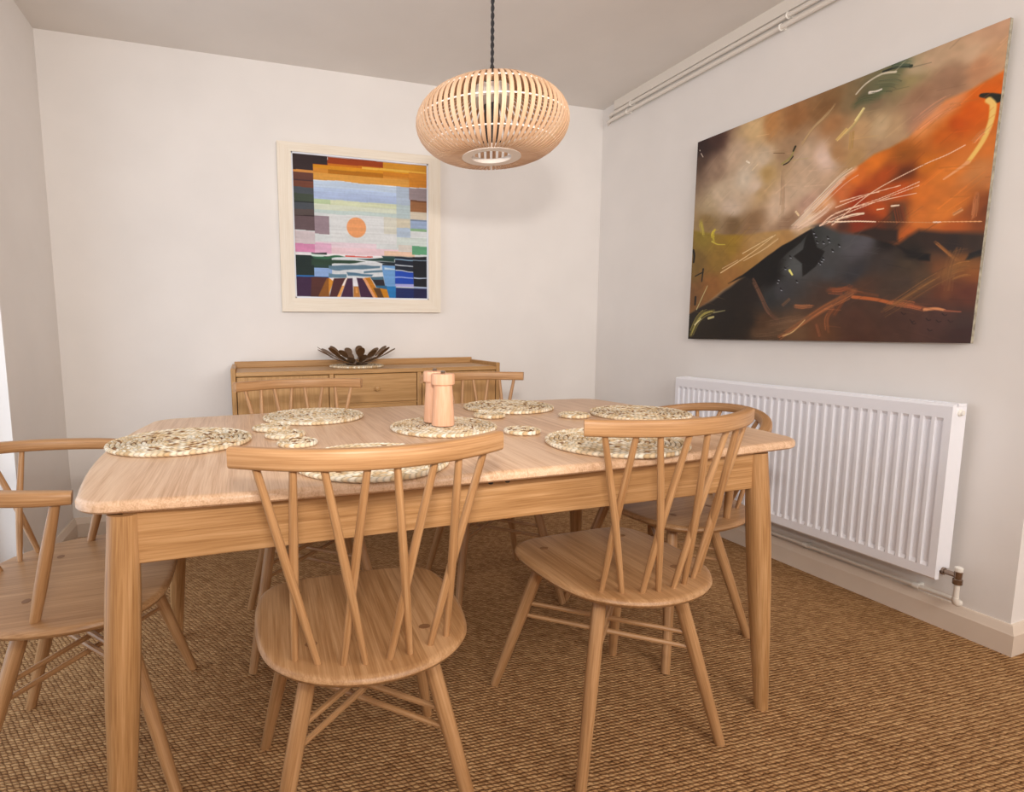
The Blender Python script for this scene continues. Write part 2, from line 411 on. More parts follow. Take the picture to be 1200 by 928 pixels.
# ------------------------------------------------------------------ dining chairs
def mirror(h): # half outline (x>=0) from front centre clockwise to the rear centre -> ccw closed
    L=[(-x,y) for x,y in h[1:-1]]
    return L+h[::-1] if False else [(x,y) for x,y in h[::-1]]+L
SEAT=[(0,.168),(.10,.167),(.165,.155),(.20,.122),(.215,.07),(.218,0),(.214,-.07),(.205,-.125),(.186,-.175),(.15,-.218),(.105,-.248),(.055,-.266),(0,-.272)]
SEATC=[(0,.212),(.11,.210),(.19,.195),(.245,.160),(.278,.105),(.290,.04),(.284,-.03),(.266,-.095),(.235,-.150),(.19,-.195),(.13,-.228),(.065,-.246),(0,-.252)]
def seat_mesh(h):
    mb=MB(); add_slab(mb,catmull(mirror(h),True,4),[(0.034,0.427),(0.016,0.431),(0.004,0.438),(0.0,0.445),(0.002,0.451),(0.007,0.4545),(0.014,0.4555)],'y'); return mb
def stretchers(t,legs,feet,mat):
    for k,(i,j) in enumerate(((0,3),(1,2))):
        for z in ((0.285,0.247) if k==0 else (0.304,0.266)):
            def at(q):
                f=1-z/0.43; return Vector(legs[q]).lerp(Vector(feet[q]),f)
            a=at(i);b=at(j); mb=MB(); add_rod(mb,a,b,[(0,.0058),(.5,.0072),(1,.0058)],8); mb.build('stretcher',mat,t)
def legs_(t,tops,feet,mat):
    for a,b in zip(tops,feet):
        mb=MB(); add_rod(mb,a,b,[(0,.0155),(.15,.0168),(.4,.0168),(.75,.0145),(1,.0128)],14); mb.build('leg',mat,t,50)
    for a in tops:
        mb=MB(); add_lathe(mb,[(0.012,0.4548),(0.012,0.4560)],16,(a[0],a[1],0))
        mb.v=[(a[0]+(v[0]-a[0])*1.0,a[1]+(v[1]-a[1])*0.72,v[2]) for v in mb.v]; mb.build('tenon_end',ENDG,t)
def make_chair(label):
    t=thing('dining_chair',label,'chair',group='spindle-back oak side chairs')
    seat_mesh(SEAT).build('seat',OAKS,t,40)
    HW,YE,YM,ZR,HR=.233,-.222,-.302,.864,.036
    def rp(u,z): return Vector((HW*u,YM+(YE-YM)*u*u-0.16*(z-ZR),z))
    mb=MB(); z0=ZR-HR/2
    add_sweep(mb,[rp(-1+2*k/24,z0) for k in range(25)],rrect(0.024,HR,0.007,3),(0,0,1)); mb.build('top_rail',OAKC,t,45)
    xs=[-.195,-.136,-.095,-.022,.022,.095,.136,.195]
    xs=[-.197,-.139,-.092,-.024,.024,.092,.139,.197]
    order=[1,0,3,2,5,4,7,6]
    for k in range(8):
        q=order[k]; xb=.144*(2*q/7-1)
        a=(xb,-.225+2.29*xb*xb,.447); p=rp(xs[k]/HW,ZR-HR+0.006)
        off=0.004 if k%2 else -0.004
        mb=MB(); a=Vector(a); m_=a.lerp(p,.5)+Vector((0,off,0)); 
        pts=[a,a.lerp(m_,.5),m_,m_.lerp(p,.5),p]
        add_sweep(mb,pts,circ(1,10),None,[.0062,.0078,.0084,.0076,.0064]); mb.build('spindle',OAKC,t,50)
    tops=[(-.13,.085,.43),(.13,.085,.43),(-.112,-.136,.43),(.112,-.136,.43)]
    feet=[(-.214,.207,0),(.214,.207,0),(-.211,-.215,0),(.211,-.215,0)]
    legs_(t,tops,feet,OAKC); stretchers(t,tops,feet,OAKC)
    return t
ch=make_chair('oak side chair at the near left of the table, its back turned fully towards us')
ch.location=(-2.0252,-2.0501,0); ch.rotation_euler=(0,0,-0.0395)
dup(ch,(-1.3529,-1.9923,0),0.0376,'oak side chair at the near right, beside the front right table leg')
dup(ch,(-2.0448,-1.2940,0),3.1538,'oak side chair at the far side, before the left door of the sideboard')
dup(ch,(-1.3202,-1.2121,0),3.0891,'oak side chair at the far side, its rail behind the two wooden mills')

def make_carver(label, zf, zb, yend):
    t=thing('dining_armchair',label,'armchair',group='oak carver chairs at the table ends')
    seat_mesh(SEATC).build('seat',OAKS,t,40)
    WB,YB=.2844,-.34
    def zz(y): return zf+(zb-zf)*(.06-y)/(.06-YB)
    def bp(a,dz=0.0):
        y=YB*math.cos(a); return Vector((WB*math.sin(a),y,zz(y)-0.015+dz))
    pts=[]
    if yend>0: pts+= [Vector((-WB*0.985,yend,zz(yend)-.015)),Vector((-WB*.998,yend*.5,zz(yend*.5)-.015))]
    pts+=[bp(-PI/2+PI*k/32) for k in range(33)]
    if yend>0: pts+= [Vector((WB*.998,yend*.5,zz(yend*.5)-.015)),Vector((WB*.985,yend,zz(yend)-.015))]
    mb=MB(); n=len(pts); add_sweep(mb,pts,rrect(0.034,0.030,0.009,3),(0,0,1),[0.86,0.95]+[1]*(n-4)+[0.95,0.86]); mb.build('bow_rail',OAKC,t,45)
    ang=[-58,-44,-27,-10,10,27,44,58]; order=[1,0,3,2,5,4,7,6]
    for k in range(8):
        q=order[k]; xb=.186*(2*q/7-1); a=Vector((xb,-.205+1.8*xb*xb,.447)); p=bp(math.radians(ang[k]),-0.010)
        off=0.004 if k%2 else -0.004; m_=a.lerp(p,.5)+Vector((0,off,0))
        mb=MB(); add_sweep(mb,[a,a.lerp(m_,.5),m_,m_.lerp(p,.5),p],circ(1,10),None,[.0062,.0078,.0084,.0076,.0064]); mb.build('spindle',OAKC,t,50)
    for s in (-1,1):
        yt=min(.033,yend-0.02) if yend>0 else .03
        a=Vector((.236*s,-.035,.447)); p=Vector((WB*.985*s,yt,zz(yt)-.024)); mb=MB()
        add_rod(mb,a,p,[(0,.0098),(.3,.0122),(.6,.012),(1,.0092)],12); mb.build('arm_post',OAKC,t,50)
    tops=[(-.15,.10,.43),(.15,.10,.43),(-.13,-.08,.43),(.13,-.08,.43)]
    feet=[(-.254,.2125,0),(.254,.2125,0),(-.2096,-.205,0),(.2096,-.205,0)]
    legs_(t,tops,feet,OAKC); stretchers(t,tops,feet,OAKC)
    return t
cl=make_carver('oak armchair with a horseshoe bow rail at the left end of the table',.736,.767,.062)
cl.location=(-2.6428,-1.672,0); cl.rotation_euler=(0,0,-PI/2+.0135)
cr=make_carver('oak armchair with a horseshoe bow rail at the right table end, back towards the radiator',.682,.772,.028)
cr.location=(-0.8661,-1.6475,0); cr.rotation_euler=(0,0,PI/2+.08)

# ------------------------------------------------------------------ sideboard
SX0,SX1,SY0,SY1=-2.307,-0.911,-0.42,-0.03
sb=thing('sideboard','low oak sideboard with doors and central drawers against the back wall','sideboard',((SX0+SX1)/2,(SY0+SY1)/2,0))
ox,oy=(SX0+SX1)/2,(SY0+SY1)/2
def sbb(name,lo,hi,gr,parent=None,mat=None,b=.0025):
    mb=MB(); add_box(mb,(lo[0]-ox,lo[1]-oy,lo[2]),(hi[0]-ox,hi[1]-oy,hi[2]),b,gr); return mb.build(name,mat or OAKSB,parent or sb)
sbb('side_panel',(SX0,SY0,.20),(SX0+.022,SY1,.872),'z'); sbb('side_panel',(SX1-.022,SY0,.20),(SX1,SY1,.872),'z')
sbb('top_board',(SX0+.022,SY0+.002,.832),(SX1-.022,SY1,.853),'x'); sbb('back_lip',(SX0+.012,SY1-.016,.853),(SX1-.012,SY1+.002,.886),'x')
sbb('bottom_board',(SX0+.022,SY0+.002,.20),(SX1-.022,SY1,.222),'x'); sbb('back_panel',(SX0+.022,SY1-.012,.222),(SX1-.022,SY1,.832),'x')
for x in (-1.846,-1.386): sbb('divider',(x,SY0+.002,.222),(x+.024,SY1-.02,.832),'z')
sbb('door',(SX0+.025,SY0+.004,.226),(-1.849,SY0+.024,.829),'z'); sbb('door',(-1.359,SY0+.004,.226),(SX1-.025,SY0+.024,.829),'z')
for z0,z1 in ((.682,.829),(.456,.672),(.226,.446)):
    d=sbb('drawer',(-1.819,SY0+.005,z0),(-1.389,SY0+.30,z1),'x'); mb=MB()
    prof=[(.0065,0),(.0065,.012),(.012,.016),(.0135,.022),(.011,.027),(.004,.029)]
    add_lathe(mb,prof,16); Mx=Matrix.Translation((-1.604-ox,SY0+.005-oy,(z0+z1)/2))@Matrix.Rotation(PI/2,4,'X'); mb.v=[tuple(Mx@Vector(v)) for v in mb.v]
    mb.build('knob',OAKSB,d)
    if z0>.3: sbb('drawer_rail',(-1.822,SY0+.006,z0-.0095),(-1.386,SY0+.05,z0-.0005),'x',b=.0008)
for lx in (SX0+.06,SX1-.06):
    for ly in (SY0+.05,SY1-.05):
        mb=MB(); add_rod(mb,(lx-ox,ly-oy,.202),(lx-ox,ly-oy,0),[(0,.022),(1,.014)],14); mb.build('leg',OAKSB,sb)

# ------------------------------------------------------------------ woven mats
random.seed(7)
STRAW=attrmat('braided_straw',0.8,0.2)
def braid_mesh(R,pitch,h,seed,dark):
    rnd=random.Random(seed); mb=MB(); nr=int(round(R/pitch)); sec=8
    tones=[(238,218,186),(246,230,204),(230,204,164),(216,184,140),(250,238,216),(234,210,174)]
    for k in range(nr):
        rad=pitch*(k+.5); n=max(5,int(2*PI*rad/(pitch*1.15))); sub=5; tot=n*sub; vs=[];fs=[];cs=[]
        outer=k==nr-1; sk=.55 if k%2 else -.55
        lob=[]
        for i in range(n):
            c=lin(rnd.choice(tones)); m=rnd.uniform(.88,1.0) if outer else rnd.uniform(.74,.98)
            if rnd.random()<dark and not outer: c=lin((128,90,58)); m=rnd.uniform(.8,1.4)
            lob.append((c,m))
        for i in range(tot):
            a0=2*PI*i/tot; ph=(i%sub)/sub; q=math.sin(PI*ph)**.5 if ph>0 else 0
            w=pitch*.50*(.86+.16*q); hh=h*.5*(.84+.18*q); c,m=lob[i//sub]
            for j in range(sec):
                b=2*PI*j/sec; rr=rad+w*math.cos(b); a=a0+sk*math.cos(b)*pitch/max(rad,pitch)
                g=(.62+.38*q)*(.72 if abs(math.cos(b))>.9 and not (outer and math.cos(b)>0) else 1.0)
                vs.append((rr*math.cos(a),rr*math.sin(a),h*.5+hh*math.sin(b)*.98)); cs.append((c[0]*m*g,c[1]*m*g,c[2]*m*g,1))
        for i in range(tot):
            for j in range(sec):
                i2=(i+1)%tot;j2=(j+1)%sec; fs.append((i*sec+j,i2*sec+j,i2*sec+j2,i*sec+j2))
        mb.add(vs,fs,None,cs)
    z=min(v[2] for v in mb.v); mb.v=[(v[0],v[1],v[2]-z) for v in mb.v]
    return mb.mesh('woven_mat',80,True)
MATM=[braid_mesh(.176,.0117,.012,11,.03),braid_mesh(.176,.0117,.012,12,.15)]
COAM=[braid_mesh(.060,.0112,.013,21,.05),braid_mesh(.060,.0112,.013,22,.25)]
for m in MATM+COAM: m.materials.append(STRAW)
def put(name,mesh,loc,rz,s,label,cat,group):
    o=bpy.data.objects.new(name,mesh); COL.objects.link(o); o.location=loc; o.rotation_euler=(0,0,rz); o.scale=(s[0],s[1],1); return tag(o,label,cat,group)
ZT=.7503
GM='round braided placemats on the table'; GC='small braided coasters on the table'
for (x,y,k,s,lab) in [(-2.410,-1.590,1,1.03,'large round braided straw placemat at the left end of the table'),
    (-2.022,-1.268,0,.97,'round braided placemat before the far left side chair, partly under a coaster'),
    (-1.672,-1.618,0,.93,'round braided placemat in the middle of the table under the two mills'),
    (-1.288,-1.285,1,.98,'round braided placemat before the far right side chair'),
    (-0.930,-1.595,1,.97,'round braided placemat at the right end, beyond the near right chair rail'),
    (-1.325,-1.990,0,1.04,'round braided placemat before the near right chair, seen through its spindles'),
    (-1.975,-1.985,0,1.0,'round braided placemat before the near left chair, half hidden by its top rail')]:
    put('placemat',MATM[k],(x,y,ZT),x*3,(s,s),lab,'placemat',GM)
for (x,y,z,k,s,lab) in [(-2.172,-1.462,0,0,1.0,'braided coaster touching the near left edge of the far left placemat'),
    (-2.140,-1.592,0,0,1.02,'pale braided coaster, middle one of three at the left of the table'),
    (-2.118,-1.722,0,1,.95,'braided coaster peeping out just above the near left chair rail'),
    (-1.448,-1.462,0,0,1.0,'pale braided coaster touching the front of the far right placemat'),
    (-1.482,-1.768,0,1,.97,'dark-flecked braided coaster alone, right of the mills'),
    (-1.172,-1.560,0,0,.97,'pale braided coaster alone between the two right placemats')]:
    put('coaster',COAM[k],(x,y,ZT+z),x*5,(s,s),lab,'coaster',GC)
put('sideboard_mat',MATM[1],(-1.668,-.215,.8532),.3,(.83,.83),'round braided mat under the dark leaf bowl on the sideboard','mat',None)
def mill(x,y,h,label,dx):
    t=thing('mill',label,'mill',(x,y,.7637),0,'turned wooden mills')
    mb=MB(); add_lathe(mb,[(.031,0),(.0345,.002),(.0345,.012),(.0325,.05),(.0295,.095),(.0278,h-.034)],28); mb.build('body',BEECH,t,30)
    mb=MB(); add_lathe(mb,[(.0335,h-.0335),(.0350,h-.031),(.0350,h-.004),(.0335,h-.001),(.020,h)],28); mb.build('head',BEECH,t,30)
    mb=MB(); add_lathe(mb,[(.006,h-.001),(.0075,h+.004),(.006,h+.007),(.002,h+.008)],14); mb.build('nut',STUD,t,40)
mill(-1.682,-1.642,.157,'turned pale wooden mill standing in front on the middle placemat',0)
mill(-1.684,-1.571,.160,'turned pale wooden mill half hidden behind the other mill',0)

# leaf bowl
bowl=thing('leaf_bowl','dark bronze bowl made of overlapping oval metal leaves on the sideboard','bowl',(-1.668,-.215,.8665))
mb=MB(); add_lathe(mb,[(.001,.000),(.055,.000),(.062,.006),(.055,.004),(.001,.003)],24); mb.build('bowl_base',BRONZE,bowl)
def leafmesh(L,Wd):
    mb=MB(); n=18; vs=[];fs=[]
    top=[];
    for lay,z in ((0,0.0),(1,.0016)):
        for k in range(n):
            a=2*PI*k/n; x=L/2+L/2*math.cos(a); y=Wd/2*math.sin(a)*(.82+.25*math.cos(a)); vs.append((x,y,z+0.10*x*x/L+0.25*y*y/Wd))
    c0=len(vs); vs.append((L/2,0,0.022*L)); vs.append((L/2,0,.0016+.022*L))
    for k in range(n):
        k2=(k+1)%n; fs.append((k2,k,c0)); fs.append((n+k,n+k2,c0+1)); fs.append((k,k2,n+k2,n+k))
    mb.add(vs,fs); me=mb.mesh('leaf',50); me.materials.append(BRONZE); return me
L1=leafmesh(.090,.047)
for r0,z0,el,cnt,ph,s in ((.030,.004,8,8,0,.9),(.068,.014,18,12,.2,1.0),(.130,.040,25,15,.0,1.05)):
    for k in range(cnt):
        a=2*PI*(k+ph+(.10 if k%2 else -.10)*(cnt==15))/cnt
        o=bpy.data.objects.new('leaf',L1); COL.objects.link(o); o.parent=bowl
        e=math.radians(el+(4 if k%2 else -3))
        o.matrix_basis=Matrix.Translation((r0*math.cos(a),r0*math.sin(a),z0+(.002 if k%2 else 0)))@Matrix.Rotation(a,4,'Z')@Matrix.Rotation(-e,4,'Y')@Matrix.Scale(s,4)

# ------------------------------------------------------------------ pendant lamp
lamp=thing('pendant_lamp','round bamboo slat pendant lampshade on a black twisted cord over the table','lamp',(-1.556,-1.700,1.622))
SR,SH=.212,.105; NS=70
def sp(phi):
    r=SR*max(0,math.cos(phi))**.80; return r, SH*math.sin(phi)+(0.040*max(0,1-r/(.68*SR))**1.3 if phi<0 else 0)
mb=MB(); P=[];sc=[]
ph0=-math.asin(.955); ph1=math.asin(.968)
vs=[];fs=[];gs=[]; n=18
for i in range(n):
    ph=ph0+(ph1-ph0)*i/(n-1); r,z=sp(ph); w=.0017+.0037*min(1,(r-.05)/.14); t=.0013
    nr=Vector((math.cos(ph)/SR,0,math.sin(ph)/SH)).normalized()
    for a,b in ((-1,-1),(1,-1),(1,1),(-1,1)): vs.append((r+nr.x*t*b,w*a,z+nr.z*t*b)); gs.append((i*.02,w*a,t*b))
for i in range(n-1):
    for j in range(4): j2=(j+1)%4; fs.append((i*4+j,i*4+j2,(i+1)*4+j2,(i+1)*4+j))
fs.append((3,2,1,0)); fs.append(tuple((n-1)*4+j for j in range(4)))
mb.add(vs,fs,gs); slat=mb.mesh('slat',30); slat.materials.append(BAMBOO)
for k in range(NS):
    o=bpy.data.objects.new('slat',slat); COL.objects.link(o); o.parent=lamp; o.rotation_euler=(0,0,2*PI*(k+.3)/NS)
def ring(name,r0,r1,z0,z1,mat):
    mb=MB(); n=48; vs=[];fs=[]
    for r,z in ((r1,z0),(r1,z1),(r0,z1),(r0,z0)):
        for k in range(n): a=2*PI*k/n; vs.append((r*math.cos(a),r*math.sin(a),z))
    for q in range(4):
        q2=(q+1)%4
        for k in range(n): k2=(k+1)%n; fs.append((q*n+k,q*n+k2,q2*n+k2,q2*n+k))
    mb.add(vs,fs); return mb.build(name,mat,lamp,30)
rb,zb_=sp(ph0); rt,zt_=sp(ph1)
ring('bottom_ring',rb-.024,rb+.003,zb_-.003,zb_+.010,SHADEW); ring('top_ring',rt-.020,rt+.004,zt_-.006,zt_+.003,BAMBOO)
for ph in (.55,.02,-.62):
    r,z=sp(ph); mb=MB(); add_torus(mb,r-.002,.0021,(0,0,z),72,6); mb.build('binding_thread',SHADEW,lamp,60)
mb=MB(); add_lathe(mb,[(.018,.050),(.058,.058),(.062,.064),(.062,.088),(.018,.098)],28); mb.build('shade_carrier',SHADEW,lamp,40)
mb=MB(); add_lathe(mb,[(.006,.150),(.012,.125),(.020,.118),(.0225,.045),(.020,.02),(.019,-.045),(.030,-.050),(.030,-.058),(.012,-.058)],20); mb.build('lamp_holder',BLACKP,lamp,40)
for k in range(3):
    a=2*PI*k/3+.4; mb=MB(); add_rod(mb,(.016*math.cos(a),.016*math.sin(a),.115),(rt*math.cos(a),rt*math.sin(a),zt_-.002),[(0,.0018),(1,.0018)],6); mb.build('spoke',SHADEW,lamp)
ztop=CH-1.622
mb=MB()
for s in (0,PI):
    add_sweep(mb,[(.0026*math.cos(s+z*165),.0026*math.sin(s+z*165),z) for z in np.linspace(.145,ztop-.02,150)],circ(.0029,6))
mb.build('cord',CORDM,lamp,60)
mb=MB(); add_lathe(mb,[(.006,ztop-.045),(.03,ztop-.03),(.045,ztop-.012),(.048,ztop)],24); mb.build('ceiling_rose',BLACKP,lamp,40)

# ------------------------------------------------------------------ radiator
YR=-1.434
def rwloc(o,y,z): 
    c,s=math.cos(RW_),math.sin(RW_); return (o*c-y*s,o*s+y*c,z)
rad=thing('radiator','long white ribbed panel radiator on the right wall below the big painting','radiator',rwloc(0,YR,0),RW_)
R0,R1,Z0,Z1,XF=-.8345-YR,-2.0345-YR,.199,.799,-.1127
ys=[R0]
for i in range(35):
    c=-.8677-.03331*i-YR; ys+=[c+.0118,c+.0080,c-.0080,c-.0118]
ys.append(R1); zs=[Z0+.006,Z0+.040,Z0+.052,Z1-.058,Z1-.046,Z1-.006]
mb=MB(); vs=[];fs=[]
for iy,y in enumerate(ys):
    for iz,z in enumerate(zs):
        deep = iz in (2,3) and 1<=iy<len(ys)-1 and ((iy-1)%4 in (1,2)); vs.append((XF+(.0085 if deep else 0),y,z))
nz_=len(zs)
for iy in range(len(ys)-1):
    for iz in range(nz_-1): a=iy*nz_+iz; fs.append((a,a+1,a+nz_+1,a+nz_))
# folded edges
b0=len(vs)
edge=[(XF+.006,R0+.0,Z0),(XF+.006,R1,Z0),(XF+.006,R1,Z1),(XF+.006,R0,Z1)]
vs+=[(XF+.005,y,Z0) for y in ys]+[(XF+.005,y,Z1) for y in ys]+[(XF+.022,y,Z0) for y in ys]+[(XF+.022,y,Z1) for y in ys]
ny=len(ys)
for iy in range(ny-1):
    a=iy*nz_; fs.append((b0+iy,a,a+nz_,b0+iy+1)); fs.append((a+nz_-1,b0+ny+iy,b0+ny+iy+1,a+2*nz_-1))
    fs.append((b0+2*ny+iy,b0+iy,b0+iy+1,b0+2*ny+iy+1)); fs.append((b0+ny+iy,b0+3*ny+iy,b0+3*ny+iy+1,b0+ny+iy+1)); fs.append((b0+3*ny+iy,b0+2*ny+iy,b0+2*ny+iy+1,b0+3*ny+iy+1))
for e,iy in ((0,0),(1,ny-1)):
    l=[b0+2*ny+iy,b0+iy]+[iy*nz_+k for k in range(nz_)]+[b0+ny+iy,b0+3*ny+iy]; fs.append(tuple(l if e==0 else l[::-1]))
mb.add(vs,fs); mb.build('front_panel',RADW,rad,20)
mb=MB(); add_box(mb,(-.048,R1+.01,Z0),(-.034,R0-.01,Z1-.004),.003); mb.build('rear_panel',RADW,rad)
for y in (R0-.003,R1+.001):
    mb=MB(); add_box(mb,(XF+.014,y,Z0+.03),(-.034,y+.002,Z1),.0008); mb.build('side_panel',RADW,rad)
mb=MB()
for x0,x1 in ((XF+.022,XF+.030),(-.045,-.036)): add_box(mb,(x0,R1,Z1-.008),(x1,R0,Z1+.001),.001)
yy=R1+.02
for k in range(60):
    y=R1+.012+(R0-R1-.024)*k/59; add_box(mb,(XF+.028,y-.0035,Z1-.006),(-.040,y+.0035,Z1),.0006)
add_box(mb,(XF+.022,R1,Z1-.008),(-.036,R1+.035,Z1+.0015),.001); add_box(mb,(XF+.022,R0-.035,Z1-.008),(-.036,R0,Z1+.0015),.001)
o=mb.build('top_grille',RADW,rad)
mb=MB(); add_box(mb,(XF+.03,R1+.02,Z1-.06),(-.05,R0-.02,Z1-.02),.001); mb.build('convector_fins',DARK,rad)
def rot_y(mb,c,ang=PI/2,ax='X'):
    Mx=Matrix.Translation(c)@Matrix.Rotation(ang,4,ax); mb.v=[tuple(Mx@Vector(v)) for v in mb.v]
mb=MB(); add_lathe(mb,[(.012,0),(.012,.006),(.008,.008),(.008,.014),(.002,.015)],16); rot_y(mb,(-.072,R1+.003,Z1-.028)); mb.build('bleed_plug',WHITEP,rad)
for y in (R1+.15,R0-.15):
    mb=MB(); add_box(mb,(-.036,y-.015,Z0+.04),(.0,y+.015,Z1-.04),.001); mb.build('bracket',RADW,rad)
valve=MB(); add_lathe(valve,[(.012,0),(.013,.004),(.013,.010),(.0085,.012),(.0085,.042),(.010,.044),(.010,.05)],14); rot_y(valve,(-.072,R1+.004,.226))
add_lathe(valve,[(.0115,.196),(.0135,.198),(.0135,.214),(.0105,.216),(.0115,.240),(.009,.243)],14,(-.072,R1-.043,0))
valve=valve.build('valve',CHROME,rad,40)
mb=MB(); add_lathe(mb,[(.011,.2415),(.012,.244),(.012,.254),(.009,.257)],14,(-.072,R1-.043,0)); mb.build('valve_cap',WHITEP,valve,40)
pt=thing('radiator_pipe','thin white supply pipe running along the skirting below the radiator','pipe',rwloc(0,YR,0),RW_)
mb=MB(); yv=R1-.043
P=[(-.072,yv,.1945),(-.072,yv,.16),(-.072,yv,.142),(-.070,yv,.134),(-.062,yv,.128),(-.046,yv,.1265),(-.040,yv+.003,.1265),(-.0355,yv+.010,.1265),(-.034,yv+.02,.1265),(-.034,0.0,.1265),(-.034,.9,.1265),(-.034,1.30,.1265)]
add_sweep(mb,P,circ(.0078,12)); mb.build('pipe_run',PIPEW,pt,60)
mb=MB(); add_sweep(mb,[(-.072,yv,.150),(-.072,yv,.140),(-.069,yv,.131),(-.060,yv,.1265),(-.050,yv,.1265)],circ(.0100,12)); mb.build('elbow',PIPEW,pt,60)
for y in (R1+.09,-.1,.7):
    mb=MB(); add_sweep(mb,[(-.034,y-.009,.1265),(-.034,y+.009,.1265)],circ(.0108,12)); add_box(mb,(-.026,y-.006,.120),(0,y+.006,.133),.001); mb.build('pipe_clip',WHITEP,pt,60)

# ------------------------------------------------------------------ pictures
def grid_mesh(name,corner,mat,img):
    """corner(s,t)->(x,y,z); img HxWx3 linear"""
    h,w,_=img.shape; S,T=np.meshgrid(np.linspace(0,1,w),np.linspace(0,1,h))
    A,B,C_,D=[np.array(c) for c in corner]  # tl,tr,br,bl
    Pn=(A[None,None]*((1-S)*(1-T))[...,None]+B*(S*(1-T))[...,None]+C_*(S*T)[...,None]+D*((1-S)*T)[...,None]).reshape(-1,3)
    i=np.arange(h*w).reshape(h,w); F=np.stack([i[:-1,:-1],i[1:,:-1],i[1:,1:],i[:-1,1:]],-1).reshape(-1,4)
    me=bpy.data.meshes.new(name); me.vertices.add(len(Pn)); me.vertices.foreach_set('co',Pn.astype(np.float32).ravel())
    me.loops.add(F.size); me.loops.foreach_set('vertex_index',F.astype(np.int32).ravel()); me.polygons.add(len(F))
    me.polygons.foreach_set('loop_start',np.arange(0,F.size,4,dtype=np.int32)); me.update(calc_edges=True); me.validate()
    a=me.color_attributes.new('col','FLOAT_COLOR','POINT'); c=np.ones((h*w,4),np.float32); c[:,:3]=img.reshape(-1,3); a.data.foreach_set('color',c.ravel())
    me.materials.append(mat); o=bpy.data.objects.new(name,me); COL.objects.link(o); return o
def lina(c):
    c=np.asarray(c,float)/255; return np.where(c<=.04045,c/12.92,((c+.055)/1.055)**2.4)
def seg_dist(S,T,p,q,asp):
    px,py=p[0]*asp,p[1]; dx,dy=(q[0]-p[0])*asp,q[1]-p[1]; L=dx*dx+dy*dy+1e-12
    u=np.clip(((S*asp-px)*dx+(T-py)*dy)/L,0,1); return np.hypot(S*asp-px-u*dx,T-py-u*dy),u
def poly_mask(S,T,pts,soft,asp):
    ins=np.zeros(S.shape,bool); d=np.full(S.shape,9.0); n=len(pts)
    for i in range(n):
        (x0,y0),(x1,y1)=pts[i],pts[(i+1)%n]; dd,_=seg_dist(S,T,pts[i],pts[(i+1)%n],asp); d=np.minimum(d,dd)
        cond=((y0>T)!=(y1>T))&(S<(x1-x0)*(T-y0)/((y1-y0) if abs(y1-y0)>1e-9 else 1e-9)+x0); ins^=cond
    sd=np.where(ins,d,-d); return np.clip(sd/soft+.5,0,1)
def vnoise(S,T,fx,fy,seed):
    r=np.random.default_rng(seed); g=r.random((64,64)); x=S*fx;y=T*fy; i=np.floor(x).astype(int);j=np.floor(y).astype(int);u=x-i;v=y-j
    u=u*u*(3-2*u);v=v*v*(3-2*v); G=lambda a,b:g[a%64,b%64]
    return (G(j,i)*(1-u)+G(j,i+1)*u)*(1-v)+(G(j+1,i)*(1-u)+G(j+1,i+1)*u)*v
PAINTM=attrmat('oil_paint',0.35,0.4); PRINTM=attrmat('print_paint',0.6,0.25)
